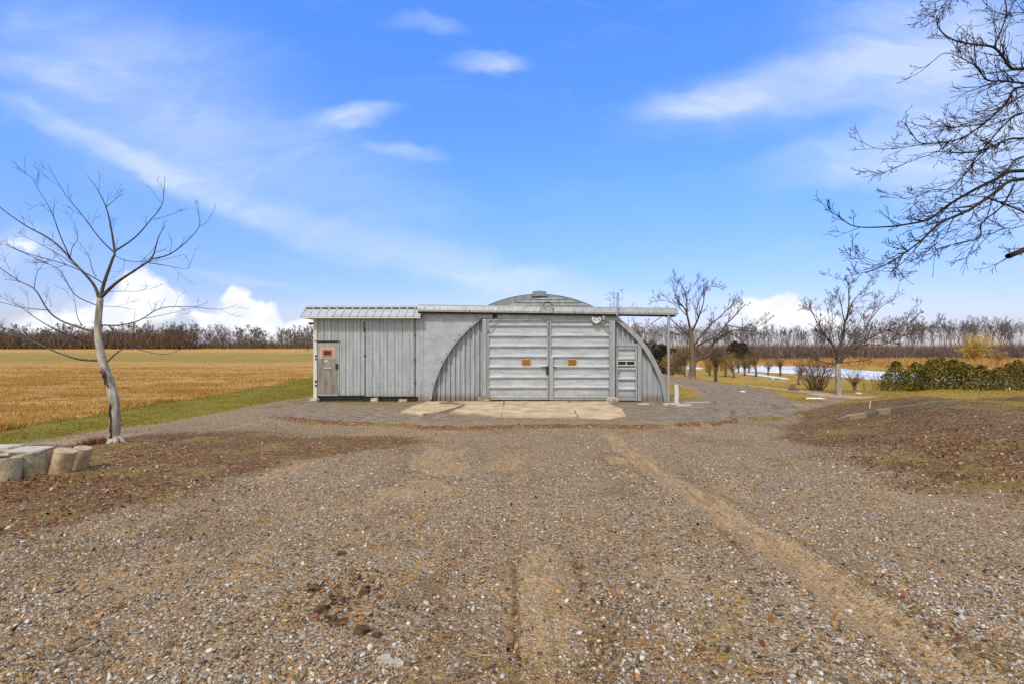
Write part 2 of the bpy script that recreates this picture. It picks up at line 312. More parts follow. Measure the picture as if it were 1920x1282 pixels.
# ------------------------------------------------------------------ ground sheet
def spaced(lo, mid0, mid1, hi, step, n0, n1):
    c = list(np.arange(mid0, mid1, step)); a = mid0 - np.geomspace(step, mid0 - lo, n0); b = mid1 + np.geomspace(step, hi - mid1, n1)
    return np.array(sorted(set(list(a) + c + list(b))))
gx = spaced(-2500, -13, 15, 2500, .07, 70, 70); gy = spaced(-80, 1.8, 15, 4000, .055, 26, 230)
GX, GY = np.meshgrid(gx, gy); xf, yf = GX.ravel(), GY.ravel(); zf = hz(xf, yf)
nx, ny = len(gx), len(gy)
ii = (np.arange(ny - 1)[:, None] * nx + np.arange(nx - 1)[None, :]).ravel()
ground = obj_np('ground', np.c_[xf, yf, zf], np.c_[ii, ii + 1, ii + 1 + nx, ii + nx], ground_material(), smooth=True, kind='structure')
Z = zones(xf, yf)
for nm, ks in (('zoneA', ('dirt', 'litter', 'green', 'field')), ('zoneB', ('lawn', 'track', 'sand', 'far'))):
    at = ground.data.color_attributes.new(nm, 'FLOAT_COLOR', 'POINT')
    at.data.foreach_set('color', np.stack([np.clip(Z[k], 0, 1) for k in ks], 1).astype(np.float32).ravel())

# ------------------------------------------------------------------ mesh builder
class MB:
    def __init__(s): s.v = []; s.f = []
    def add(s, vs, fs):
        b = len(s.v); s.v += [tuple(q) for q in vs]; s.f += [tuple(b + i for i in f) for f in fs]; return s
    def box(s, x0, x1, y0, y1, z0, z1):
        return s.add([(x, y, z) for z in (z0, z1) for y in (y0, y1) for x in (x0, x1)],
                     [(0, 2, 3, 1), (4, 5, 7, 6), (0, 1, 5, 4), (2, 6, 7, 3), (0, 4, 6, 2), (1, 3, 7, 5)])
    def tube(s, pts, rad, n=6, cap=True):
        P = [Vector(p) for p in pts]; b = len(s.v); m = len(P)
        d0 = (P[1] - P[0]).normalized(); ref = Vector((0, 0, 1)) if abs(d0.z) < .9 else Vector((1, 0, 0))
        for i, p in enumerate(P):
            d = (P[min(i + 1, m - 1)] - P[max(i - 1, 0)])
            if d.length < 1e-9: d = d0.copy()
            d.normalize(); e1 = ref.cross(d)
            if e1.length < 1e-4: e1 = Vector((0, 1, 0)).cross(d)
            e1.normalize(); e2 = d.cross(e1); ref = e2.cross(e1) if False else ref
            for k in range(n):
                t = 2 * math.pi * k / n; q = p + (e1 * math.cos(t) + e2 * math.sin(t)) * rad[i]; s.v.append((q.x, q.y, q.z))
        for i in range(m - 1):
            for k in range(n):
                k2 = (k + 1) % n; s.f.append((b + i * n + k, b + i * n + k2, b + (i + 1) * n + k2, b + (i + 1) * n + k))
        if cap: s.f.append(tuple(b + (m - 1) * n + k for k in range(n))); s.f.append(tuple(b + k for k in reversed(range(n))))
        return s
    def prism(s, poly, y0, y1):            # polygon in x,z pushed along y
        n = len(poly); vs = [(x, y0, z) for x, z in poly] + [(x, y1, z) for x, z in poly]
        fs = [tuple(range(n)), tuple(reversed(range(n, 2 * n)))] + [(i, i + n, (i + 1) % n + n, (i + 1) % n) for i in range(n)]
        return s.add(vs, fs)
    def xprism(s, poly, x0, x1):           # polygon in y,z pushed along x
        n = len(poly); vs = [(x0, y, z) for y, z in poly] + [(x1, y, z) for y, z in poly]
        fs = [tuple(reversed(range(n))), tuple(range(n, 2 * n))] + [(i, (i + 1) % n, (i + 1) % n + n, i + n) for i in range(n)]
        return s.add(vs, fs)
    def build(s, name, m, parent=None, smooth=False, bevel=0, **kw):
        me = bpy.data.meshes.new(name); me.from_pydata(s.v, [], s.f); me.update()
        if m: me.materials.append(m)
        if smooth: me.polygons.foreach_set('use_smooth', np.ones(len(me.polygons), bool))
        o = bpy.data.objects.new(name, me); COL.objects.link(o)
        if parent: o.parent = parent; o.matrix_parent_inverse = parent_inv(parent)
        if bevel:
            md = o.modifiers.new('bevel', 'BEVEL'); md.width = bevel; md.segments = 2
        return tag(o, **kw)
from mathutils import Matrix
def parent_inv(p):
    return Matrix.Translation(-Vector(p.location)) if p.type == 'EMPTY' else Matrix.Identity(4)

# ------------------------------------------------------------------ metal building
def metal(name, c1, c2, rust=.0, rough=.42, metallic=.35, dirtz=True, st=(3, 3, .5)):
    m, h = mat(name)
    nz = h.noise(h.mapv(h.co, st), 2.2, 7, .65).outputs[0]; n2 = h.noise(h.co, 14, 6, .7).outputs[0]; n3 = h.noise(h.mapv(h.co, (9, 9, .8)), 2, 5, .7).outputs[0]
    c = h.mix(h.ss(nz, .3, .7), c1, c2); c = h.mix(h.m('MULTIPLY', h.ss(n3, .5, .75), .35), c, (.5, .5, .49))
    c = h.mix(h.m('MULTIPLY', h.ss(n2, .62, .75), .3), c, (.16, .14, .12))
    if dirtz:
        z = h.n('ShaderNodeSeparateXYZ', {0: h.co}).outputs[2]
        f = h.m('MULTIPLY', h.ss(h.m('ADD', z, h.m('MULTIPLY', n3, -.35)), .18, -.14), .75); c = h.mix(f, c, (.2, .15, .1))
    if rust:
        rn = h.noise(h.mapv(h.co, (1, 1, 1)), 5, 8, .75).outputs[0]; c = h.mix(h.m('MULTIPLY', h.ss(rn, .6, .72), rust), c, (.2, .085, .035))
    r = h.ss(n2, .3, .8, rough - .08, rough + .2)
    bp = h.m('ADD', h.m('MULTIPLY', h.noise(h.co, 1.3, 3, .5).outputs[0], 6.0), n2); setc(h, c, r, bp, .25, .012, metallic); return m
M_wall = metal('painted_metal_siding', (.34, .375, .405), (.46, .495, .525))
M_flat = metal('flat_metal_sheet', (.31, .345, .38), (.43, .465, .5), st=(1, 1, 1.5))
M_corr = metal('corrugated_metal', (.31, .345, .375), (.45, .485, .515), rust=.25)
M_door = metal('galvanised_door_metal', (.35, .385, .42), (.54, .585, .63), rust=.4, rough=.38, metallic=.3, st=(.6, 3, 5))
M_rail = metal('rail_metal', (.24, .25, .26), (.33, .345, .355), rust=.1, dirtz=False, rough=.55)
M_trim = metal('metal_trim', (.29, .31, .33), (.39, .415, .435), rust=.25, dirtz=False)
M_roof = metal('roof_metal', (.36, .395, .42), (.48, .51, .535), rust=.05, rough=.35, dirtz=False)
M_vault = metal('weathered_vault_metal', (.185, .2, .21), (.265, .28, .295), rust=.25, dirtz=False)
M_manl = metal('dull_scuffed_steel', (.2, .185, .155), (.38, .36, .31), rust=.2, rough=.35, metallic=.5)
M_dark = simple('gap_shade', (.012, .011, .01), (.03, .027, .024), 10)  # near-black colour standing in for shade inside gaps
M_white = simple('flaking_white_paint', (.45, .45, .43), (.66, .66, .64), 30, .7)
M_red = simple('faded_red_paint', (.42, .11, .06), (.55, .19, .11), 25, .6)
M_pink = simple('pinkish_primer', (.5, .37, .31), (.6, .47, .41), 20, .6)
M_orange = simple('orange_sign', (.36, .17, .015), (.5, .27, .03), 30, .5)
M_signd = simple('sign_print', (.1, .04, .015), (.17, .065, .02), 40, .6)
M_conc = simple('old_concrete', (.30, .26, .2), (.5, .44, .36), 9, .9, bs=.5, bd=.01)
M_moss = simple('mossy_concrete', (.12, .12, .05), (.36, .3, .22), 12, .95, bs=.6, bd=.02)
M_iron = simple('dark_iron', (.012, .012, .013), (.045, .038, .034), 30, .6)
M_glass, _h = mat('dark_window_glass'); setc(_h, (.018, .022, .026), .12); _h.b.inputs['Specular IOR Level'].default_value = .6
def PX(px, d=18.5): return (px - 960) / F * d
def PZ(py, d=18.5): return CH - (py - HY) / F * d
FY = 18.5; BZ = -.05
ACX, AR, AC = PX(1028), 4.57, -.64
def arch(x, r=AR): q = r * r - (x - ACX) ** 2; return AC + math.sqrt(q) if q > 0 else -1
hut = empty('storage_hut', (ACX, 19, 0), 'grey metal arched hut with ribbed double doors and a lean-to on its left', 'building')
def P_(mb, name, m, parent=hut, **kw): return mb.build(name, m, parent, **kw)

def corrugated(x0, x1, prof, ztop, zbot, yb, period):
    """vertical ribs: prof = list of (u in 0..1, y offset)"""
    xs = []
    k = 0; x = x0
    while True:
        base = x0 + k * period
        for uu, oy in prof:
            xx = base + uu * period
            if xx > x1: break
            xs.append((xx, oy))
        else:
            k += 1; continue
        break
    xs.append((x1, prof[0][1]))
    mb = MB(); vs = []; fs = []
    for xx, oy in xs: vs += [(xx, yb - oy, zbot(xx)), (xx, yb - oy, ztop(xx))]
    for i in range(len(xs) - 1): fs.append((2 * i, 2 * i + 2, 2 * i + 3, 2 * i + 1))
    mb.add(vs, fs); return mb
TRAP = [(0, 0), (.45, 0), (.5, .085), (.9, .085), (1.0, 0)]
lx, rx = PX(806), PX(1252)
HB = PZ(599)     # underside of header
ztop = lambda x: max(min(arch(x) - .02, HB + .15), BZ + .01)
wl = corrugated(lx, PX(906), TRAP, ztop, lambda x: BZ, FY + .26, .19)
wr1 = corrugated(PX(1152), PX(1206), TRAP, ztop, lambda x: PZ(644), FY + .2, .2)
wr2 = corrugated(PX(1206), rx - .01, [(0, 0), (.45, 0), (.5, .08), (.95, .08), (1.0, 0)], ztop, lambda x: BZ, FY + .2, .40)
P_(wl, 'ribbed_end_wall', M_corr); P_(wr1, 'ribbed_end_wall', M_corr); P_(wr2, 'ribbed_end_wall', M_corr)
# arch rims
def rim(xa, xb, r0, r1, y0, y1, mt, name):
    mb = MB(); n = 28; ang = lambda x: math.atan2(arch(x) - AC, x - ACX)
    a0, a1 = ang(xa), ang(xb); vs = []; fs = []
    for i in range(n + 1):
        t = a0 + (a1 - a0) * i / n
        for rr, yy in ((r0, y0), (r1, y0), (r1, y1), (r0, y1)): vs.append((ACX + rr * math.cos(t), yy, AC + rr * math.sin(t)))
    for i in range(n):
        for k in range(4): fs.append((4 * i + k, 4 * i + (k + 1) % 4, 4 * i + 4 + (k + 1) % 4, 4 * i + 4 + k))
    fs += [(0, 1, 2, 3), (4 * n + 3, 4 * n + 2, 4 * n + 1, 4 * n)]
    mb.add(vs, fs); return P_(mb, name, mt)
rim(rx - .004, PX(1156), AR - .1, AR + .07, FY - .06, FY + .35, M_trim, 'arch_rim')
rim(PX(806.5), PX(902), AR - .05, AR + .03, FY - .03, FY + .06, M_trim, 'arch_rim')
# flat sheet left of the arch
poly = [(PX(788), BZ), (PX(806), BZ)]
for i in range(25):
    x = lx + (PX(896) - lx) * i / 24; poly.append((x, arch(x) + .0))
poly += [(PX(896), PZ(585)), (PX(788), PZ(584))]
mb = MB(); mb.prism(poly, FY - .015, FY + .03); P_(mb, 'flat_sheet_wall', M_flat)
mb = MB(); mb.prism([(PX(787), BZ), (PX(793.5), BZ), (PX(793.5), PZ(598)), (PX(787), PZ(598))], FY - .035, FY - .018); P_(mb, 'corner_trim', M_flat)
# seams and rivets on the flat sheet
mb = MB()
for k in range(13):
    t = lx + .12 + k * .17; mb = MB(); mb.box(t - .012, t + .012, FY - .05, FY - .03, arch(t) + .05, arch(t) + .075); P_(mb, 'rivet', M_iron)
# header beam
def beam(xa, za0, za1, xb, zb0, zb1, y0, y1):
    mb = MB(); mb.prism([(xa, za0), (xb, zb0), (xb, zb1), (xa, za1)], y0, y1); return mb
d = 18.42
P_(beam(PX(897, d), PZ(597.5, d), PZ(587, d), PX(1159, d), PZ(602, d), PZ(591, d), FY - .1, FY + .12), 'header_beam', M_trim, bevel=.006)
P_(beam(PX(924, d), PZ(597, d), PZ(588.5, d), PX(932, d), PZ(597, d), PZ(588.5, d), FY - .14, FY - .1), 'header_bracket', M_iron)
# gable above the rail: lapped horizontal siding
mb = MB(); z = PZ(592)
while z < AC + AR:
    z2 = min(z + .125, AC + AR - .01)
    hw0 = math.sqrt(max(AR ** 2 - (z - AC) ** 2, 0)) - .03; hw1 = math.sqrt(max(AR ** 2 - (z2 - AC) ** 2, 0)) - .03
    if hw1 > 0.02: mb.add([(ACX - hw0, FY + .02, z), (ACX + hw0, FY + .02, z), (ACX + hw1, FY + .05, z2), (ACX - hw1, FY + .05, z2), (ACX - hw0, FY + .05, z), (ACX + hw0, FY + .05, z)], [(0, 1, 2, 3), (4, 5, 1, 0)])
    z = z2
    if z >= AC + AR - .02: break
P_(mb, 'gable_siding', M_vault)
# vaulted roofs (front vault, taller rear vault)
def vault(cx, cz, r, y0, y1, name, pitch=.3, dep=.05, zmin=-.1):
    ys = np.arange(y0, y1, pitch / 4); th = np.linspace(math.asin((zmin - cz) / r), math.pi - math.asin((zmin - cz) / r), 64)
    V = []; 
    for i, yy in enumerate(ys):
        off = (0, dep, dep, 0)[i % 4]
        V.append(np.c_[cx + (r - off) * np.cos(th), np.full(64, yy), cz + (r - off) * np.sin(th)])
    V = np.concatenate(V); n = 64; m = len(ys)
    i2 = (np.arange(m - 1)[:, None] * n + np.arange(n - 1)[None]).ravel()
    o = obj_np(name, V, np.c_[i2, i2 + 1, i2 + 1 + n, i2 + n], M_vault, hut); o.matrix_parent_inverse = parent_inv(hut); return o
vault(ACX, AC, AR, FY + .1, 24.6, 'vaulted_roof')
rr = 6.3; rcx = PX(1011, 24.6); rcz = PZ(551.5, 24.6) - rr
vault(rcx, rcz, rr, 24.6, 39, 'rear_vaulted_roof')
mb = MB(); n = 40; t0 = math.asin((0 - rcz) / rr); pts = [(rcx + (rr - .02) * math.cos(t0 + (math.pi - 2 * t0) * i / n), rcz + (rr - .02) * math.sin(t0 + (math.pi - 2 * t0) * i / n)) for i in range(n + 1)]
mb.prism(pts, 24.62, 24.7); P_(mb, 'rear_end_wall', M_vault)
# lapped ridge vent on the rear vault
mb = MB(); mb.prism([(PX(997, 24.6), PZ(556, 24.6)), (PX(1025, 24.6), PZ(556, 24.6)), (PX(1024, 24.6), PZ(548, 24.6)), (PX(1012, 24.6), PZ(546, 24.6)), (PX(999, 24.6), PZ(547.5, 24.6))], 24.4, 38.6); P_(mb, 'ridge_vent', M_vault)
# sliding door rail cover
d = 18.2
def RZ(px, py): return PZ(py + (px - 790) * .0135, d)
mb = MB()
xa, xb = PX(783, d), PX(1272, d)
def railsec(px): return [(FY - .3, RZ(px, 584.5)), (FY - .3, RZ(px, 581)), (FY - .27, RZ(px, 578.5)), (FY - .22, RZ(px, 573)), (FY - .12, RZ(px, 570.5)), (FY - .02, RZ(px, 570.5)), (FY - .02, RZ(px, 573.5)), (FY - .105, RZ(px, 574)), (FY - .2, RZ(px, 576)), (FY - .285, RZ(px, 584.5))]
A0 = railsec(783); A1 = railsec(1272); k = len(A0)
mb.add([(xa, y, z) for y, z in A0] + [(xb, y, z) for y, z in A1], [tuple(reversed(range(k))), tuple(range(k, 2 * k))] + [(i, (i + 1) % k, (i + 1) % k + k, i + k) for i in range(k)])
rail = P_(mb, 'door_rail_cover', M_rail)
mb = MB(); mb.prism([(PX(783, d), RZ(783, 584.4)), (PX(1268, d), RZ(1268, 584.4)), (PX(1268, d), RZ(1268, 587.5)), (PX(783, d), RZ(783, 587.5))], FY - .24, FY - .11); P_(mb, 'door_track', M_iron)
mb = MB()
for q in (880, 1012, 1037, 1078, 1158, 1216): mb.prism([(PX(q, d), RZ(q, 583.8)), (PX(q + .9, d), RZ(q, 583.8)), (PX(q + .9, d), RZ(q, 579.5)), (PX(q, d), RZ(q, 579.5))], FY - .309, FY - .299); P_(mb, 'seam', M_iron, parent=rail); mb = MB()
mb = MB(); mb.prism([(PX(1013, d), RZ(1012, 584)), (PX(1036, d), RZ(1037, 584)), (PX(1036, d), RZ(1037, 573)), (PX(1013, d), RZ(1012, 573))], FY - .33, FY - .303); P_(mb, 'cover_plate', M_trim, parent=rail)
# trolley wheels on top of the rail
def wheel(cx, cy, cz, r, w, n=16):
    mb = MB(); mb.tube([(cx, cy - w, cz), (cx, cy + w, cz)], [r, r], n); return mb
d2 = 18.1
tr = MB(); tr.prism([(PX(1019, d2), PZ(568.5, d2)), (PX(1034, d2), PZ(568.5, d2)), (PX(1032, d2), PZ(566.5, d2)), (PX(1021, d2), PZ(566.5, d2))], 18.1, 18.2); tro = P_(tr, 'trolley', M_iron)
for q in (1019.5, 1035): P_(wheel(PX(q, d2), 18.12, PZ(570.6, d2), .05, .03), 'wheel', M_iron, parent=tro); P_(wheel(PX(q, d2), 18.08, PZ(570.6, d2), .022, .012), 'wheel_hub', M_white, parent=tro) if False else None
for q in (1019.5, 1035): P_(wheel(PX(q, d2), 18.07, PZ(570.6, d2), .022, .025), 'wheel_hub', M_white, parent=tro)
# hanger bracket by the right door corner
d2 = 18.3
br = MB(); br.prism([(PX(a_, d2), PZ(b_, d2)) for a_, b_ in ((1109, 600), (1110, 596), (1112, 594.5), (1116, 597), (1121, 596.5), (1124, 594.5), (1127, 597), (1126.5, 601), (1123, 605), (1118, 608), (1113, 605.5))], 18.26, 18.33)
bro = P_(br, 'hanger_bracket', M_white)
for q in (1114, 1122.5): P_(wheel(PX(q, d2), 18.25, PZ(599, d2), .02, .02, 8), 'bolt', M_iron, parent=bro)
mb = MB(); mb.box(PX(1129, d2), PX(1134, d2), 18.26, 18.36, PZ(600, d2), PZ(592, d2)); P_(mb, 'bracket_plate', M_trim, parent=bro)
def rod(a_, b_, r, m, name, n=8, parent=hut): mb = MB(); mb.tube([a_, b_], [r, r], n); return P_(mb, name, m, parent)
rod((PX(911), 18.36, PZ(626)), (PX(931), 18.3, PZ(598)), .02, M_trim, 'corner_brace')
rod((PX(1144.5), 18.36, PZ(628)), (PX(1127), 18.3, PZ(603)), .02, M_trim, 'corner_brace')
# posts beside the door with footings
def post(p0, p1, py0, py1, name='door_post'):
    mb = MB(); mb.box(PX(p0, 18.36), PX(p1, 18.36), FY - .18, FY - .04, PZ(py1, 18.36), PZ(py0, 18.36)); P_(mb, name, M_trim, bevel=.02)
post(904.5, 912.5, 599, 742); post(1144, 1153.5, 602, 743)
def chunk(name, cx, cy, cz, sx, sy, sz, m, seed, parent=None, sub=3, rough=.18, **kw):
    import bmesh
    bm = bmesh.new(); bmesh.ops.create_cube(bm, size=1); bmesh.ops.subdivide_edges(bm, edges=bm.edges[:], cuts=sub, use_grid_fill=True)
    r = random.Random(seed); off = [r.uniform(0, 9) for _ in range(3)]
    for q in bm.verts:
        c = q.co; l = max(abs(c.x), abs(c.y), abs(c.z)); s_ = c.normalized() * .62; c2 = c.lerp(s_, .3)
        nn = Vector((math.sin(c.x * 7 + off[0]) * math.cos(c.y * 6 + off[1]), math.sin(c.y * 8 + off[1] + c.z * 4), math.cos(c.z * 7 + off[2] + c.x * 3))) * rough * .3
        nn += Vector((r.uniform(-1, 1), r.uniform(-1, 1), r.uniform(-1, 1))) * rough * .22
        c2 += nn; q.co = Vector((c2.x * sx + cx, c2.y * sy + cy, c2.z * sz + cz))
    me = bpy.data.meshes.new(name); bm.to_mesh(me); bm.free(); me.materials.append(m)
    o = bpy.data.objects.new(name, me); COL.objects.link(o)
    if parent: o.parent = parent; o.matrix_parent_inverse = parent_inv(parent)
    return tag(o, **kw)
chunk('post_footing', PX(908, 18.2), 18.3, .05, .44, .4, .26, M_moss, 3, hut)
chunk('post_footing', PX(1149, 18.2), 18.3, .04, .42, .4, .24, M_conc, 4, hut)
# big door leaves: horizontally ribbed sheets in a frame
def leaf(x0, x1, zb, zt, y, lines, name='sliding_door'):
    """lines: heights of the rib undersides, top to bottom"""
    mb = MB(); ys = []
    prof = [(zt, 0)]
    for zl in lines: prof += [(zl + .115, .0), (zl + .05, .08), (zl + .022, .082), (zl + .012, .0)]
    prof = [(z, o) for z, o in prof if z > zb] + [(zb, 0)]
    vs = []; fs = []
    for z, o in prof: vs += [(x0, y - o, z), (x1, y - o, z)]
    for i in range(len(prof) - 1): fs.append((2 * i + 2, 2 * i + 3, 2 * i + 1, 2 * i))
    mb.add(vs, fs); o = P_(mb, name, M_door)
    fr = MB(); w = .05
    fr.box(x0 - .015, x0 + w, y - .095, y + .03, zb, zt); fr.box(x1 - w, x1 + .015, y - .095, y + .03, zb, zt)
    fr.box(x0 + w, x1 - w, y - .09, y + .03, zb, zb + .06); fr.box(x0 + w, x1 - w, y - .09, y + .03, zt - .05, zt)
    P_(fr, 'door_frame', M_trim, parent=o, bevel=.004); return o
lines = [PZ(612 + 19.25 * i, 18.42) for i in range(8)]
D1 = leaf(PX(914, 18.42), PX(1027.8, 18.42), PZ(749, 18.42), PZ(599, 18.42), FY - .02, lines)
D2 = leaf(PX(1030.6, 18.42), PX(1144, 18.42), PZ(749.5, 18.42), PZ(600, 18.42), FY - .02, lines)
def sign(o, pxc, pyc):
    d = 18.4; y = FY - .03; hw, hh = .165, .118; x, z = PX(pxc, d), PZ(pyc, d)
    mb = MB(); mb.box(x - hw - .015, x + hw + .015, y - .035, y - .02, z - hh - .03, z + hh + .01); p = P_(mb, 'sign_backing', M_pink, parent=o)
    mb = MB(); mb.box(x - hw, x + hw, y - .042, y - .0352, z - hh, z + hh); p = P_(mb, 'warning_sign', M_orange, parent=o)
    mb = MB(); r = random.Random(int(pxc))
    for row, zz in enumerate((.085, .05, .012, -.026, -.06, -.09)):
        xx = -hw + .03
        while xx < hw - .04:
            w = r.uniform(.025, .07); mb.box(x + xx, x + min(xx + w, hw - .02), y - .0445, y - .0424, z + zz - .012, z + zz + .012); xx += w + .014
    P_(mb, 'sign_print', M_signd, parent=o)
sign(D1, 986.5, 679); sign(D2, 1073, 679)
# hasp, handles and dents between the leaves
mb = MB(); d = 18.35
mb.box(PX(1024, d), PX(1028, d), 18.36, 18.4, PZ(702, d), PZ(686, d)); mb.box(PX(1016, d), PX(1024, d), 18.38, 18.4, PZ(688.5, d), PZ(687, d)); P_(mb, 'door_hasp', M_iron, parent=D1)
mb = MB(); mb.box(PX(1033, d), PX(1044, d), 18.38, 18.4, PZ(688.5, d), PZ(687, d)); mb.box(PX(1034, d), PX(1035.5, d), 18.37, 18.4, PZ(694, d), PZ(686, d)); P_(mb, 'door_hasp', M_iron, parent=D2)
mb = MB(); mb.box(PX(1029.5), PX(1037), FY - .135, FY - .09, PZ(749), PZ(668)); P_(mb, 'meeting_stile', M_trim, parent=D2, bevel=.01)
mb = MB(); mb.box(PX(1024), PX(1036), FY + .05, FY + .08, PZ(750), PZ(600)); P_(mb, 'gap_backing', M_dark)
mb = MB(); tb = math.asin((BZ - AC) / AR); mb.prism([(ACX + (AR - .12) * math.cos(tb + (math.pi - 2 * tb) * i / 30), AC + (AR - .12) * math.sin(tb + (math.pi - 2 * tb) * i / 30)) for i in range(31)], FY + .3, FY + .33); P_(mb, 'shade_sheet', M_dark)  # near-black sheet, painted stand-in for the shade behind doors and ribs
# man door on the right
lines2 = [PZ(666 + 19.0 * i, 18.42) for i in range(5)]
lines2 = [PZ(q, 18.42) for q in (655, 674, 693, 712, 731)]
MD = leaf(PX(1156, 18.48), PX(1194, 18.48), PZ(750, 18.48), PZ(650, 18.48), FY + .06, lines2, 'side_door')
mb = MB(); mb.box(PX(1195.5), PX(1203), FY - .02, FY + .16, PZ(751), PZ(644)); mb.box(PX(1154), PX(1195.4), FY - .01, FY + .16, PZ(649), PZ(644)); P_(mb, 'door_casing', M_trim, bevel=.008)
x0, x1, z0, z1 = PX(1156.5), PX(1191), PZ(685), PZ(675.5); y = FY - .01
mb = MB()
mb.box(x0, x1, y - .03, y + .01, z1 - .03, z1); mb.box(x0, x1, y - .03, y + .01, z0, z0 + .03); mb.box(x0, x0 + .03, y - .028, y + .01, z0 + .03, z1 - .03); mb.box(x1 - .03, x1, y - .028, y + .01, z0 + .03, z1 - .03)
xm = (x0 + x1) / 2; mb.box(xm - .015, xm + .015, y - .026, y + .01, z0 + .03, z1 - .03); P_(mb, 'window_frame', M_white, parent=MD)
mb = MB(); mb.box(x0 + .03, xm - .015, y - .012, y + .005, z0 + .03, z1 - .03); mb.box(xm + .015, x1 - .03, y - .012, y + .005, z0 + .03, z1 - .03); P_(mb, 'window_pane', M_glass, parent=MD)
mb = MB(); xh, zh = PX(1158.5), PZ(698); mb.tube([(xh, FY + .02, zh), (xh, FY - .08, zh)], [.022, .022], 10); mb.tube([(xh - .02, FY - .08, zh), (xh + .1, FY - .08, zh - .015)], [.016, .011], 8); P_(mb, 'door_handle', M_iron, parent=MD)
# rail support on the right, brace, loose pipe
rod((PX(1253.5, 18.25), 18.25, -.1), (PX(1253.5, 18.25), 18.25, PZ(592, 18.25)), .048, M_trim, 'rail_support_post', 12)
rod((PX(1196, 18.4), 18.42, PZ(626)), (PX(1243, 18.3), 18.3, PZ(592.5)), .014, M_iron, 'rail_brace')
rod((PX(1157, 18.1), 18.1, PZ(592, 18.1)), (PX(1158.8, 18.1), 18.12, PZ(548.5, 18.1)), .038, M_trim, 'stub_pipe', 10)

# lean-to
WY = FY
lw0, lw1 = PX(590), PX(787)
def vt(px): return PZ(597)
RIB = [(0, 0), (.80, 0), (.84, .022), (.90, .022), (.94, 0), (1, 0)]
RIB = [(0, 0), (.40, 0), (.42, .014), (.45, 0), (.78, 0), (.80, .04), (.93, .04), (.97, 0)]
dx0, dx1, dzt, dzb = PX(594), PX(634), PZ(641), PZ(738)
seg = MB()
for xa, xb, zb_ in ((lw0 + .04, dx0 - .0, dzb), (dx0, dx1 + .02, dzt + .02), (dx1 + .02, PX(684.5), PZ(741)), (PX(685.2), PX(778), PZ(742.5)), (PX(779), PX(784.6), PZ(743))):
    c = corrugated(xa, xb, RIB, lambda x: PZ(595), lambda x: zb_, WY, .2855); seg.add(c.v, c.f)
P_(seg, 'lean_to_wall', M_wall)
mb = MB(); mb.box(lw0 + .02, PX(786), WY + .06, WY + .1, BZ, PZ(596)); mb.box(lw0 + .05, PX(786), WY + .03, WY + .06, BZ, PZ(741)); P_(mb, 'lean_to_shade_sheet', M_dark)  # near-black sheets paint the shade behind and below the lean-to wall
mb = MB(); mb.box(PX(784.2), PX(788.4), WY - .045, WY + .05, BZ, PZ(598)); mb.box(PX(786), PX(789.5), WY - .075, WY - .046, BZ, PZ(714)); P_(mb, 'corner_strip', M_wall)
mb = MB(); mb.box(PX(777.6), PX(778.8), WY - .035, WY + .02, PZ(743), PZ(597)); P_(mb, 'wall_seam', M_iron); mb = MB(); mb.box(PX(684.3), PX(685.3), WY - .02, WY + .02, PZ(742), PZ(615))
P_(mb, 'wall_seam', M_iron)
mb = MB()
for q in (626, 672, 715): mb.box(PX(777), PX(779.4), WY - .06, WY - .036, PZ(q + 4), PZ(q)); P_(mb, 'gate_hinge', M_iron); mb = MB()
mb.box(PX(682), PX(683.4), WY - .03, WY - .012, PZ(622), PZ(604)); P_(mb, 'wall_gap', M_iron); mb = MB(); mb.box(PX(683.5), PX(686.5), WY - .03, WY - .012, PZ(668), PZ(665)); P_(mb, 'bolt_head', M_iron)
mb = MB(); mb.box(lw0 - .03, lw0 + .10, WY - .05, WY + .1, BZ, PZ(596)); P_(mb, 'corner_post', M_white)
mb = MB()
for q, w in ((665, 4), (671, 3), (712, 5), (720, 4)): mb.box(lw0 + .035, lw0 + .1, WY - .056, WY - .051, PZ(q + w), PZ(q)); P_(mb, 'paint_scar', M_iron); mb = MB()
for k in range(12):
    for zz in (PZ(606), PZ(734)):
        xx = dx1 + .12 + k * .2855
        if xx < PX(776): P_(MB().box(xx - .011, xx + .011, WY - .05, WY - .04, zz - .011, zz + .011), 'screw_head', M_iron)
# small door of the lean-to
fr = MB(); fr.box(dx0 - .055, dx0, WY - .035, WY + .04, dzb, dzt); fr.box(dx1, dx1 + .05, WY - .035, WY + .04, dzb, dzt + .01); P_(fr, 'door_jamb', M_trim)
mb = MB(); mb.box(dx0 - .06, dx1 + .06, WY - .05, WY + .05, dzt + .011, dzt + .05); P_(mb, 'door_lintel', M_iron)
LD = P_(MB().box(dx0 + .012, dx1 - .012, WY - .005, WY + .03, dzb, PZ(672)), 'lean_to_door', M_manl)
P_(MB().box(dx0 + .012, dx1 - .012, WY - .008, WY + .03, PZ(671.9), dzt - .015), 'upper_panel', metal('pale_door_panel', (.3, .29, .25), (.42, .4, .35), .15, dirtz=False), parent=LD)
P_(MB().box(PX(601.5), PX(626.5), WY - .016, WY - .0082, PZ(671), PZ(652)), 'primer_patch', M_pink, parent=LD)
wf = MB(); a0, a1, b0, b1 = PX(604), PX(624), PZ(668.5), PZ(654)
wf.box(a0, a1, WY - .034, WY - .0162, b1 - .065, b1); wf.box(a0, a1, WY - .034, WY - .0162, b0, b0 + .065); wf.box(a0, a0 + .075, WY - .033, WY - .0162, b0 + .065, b1 - .065); wf.box(a1 - .055, a1, WY - .033, WY - .0162, b0 + .065, b1 - .065)
P_(wf, 'window_frame', M_red, parent=LD); P_(MB().box(a0 + .07, a1 - .05, WY - .024, WY - .0163, b0 + .06, b1 - .06), 'window_pane', M_glass, parent=LD)
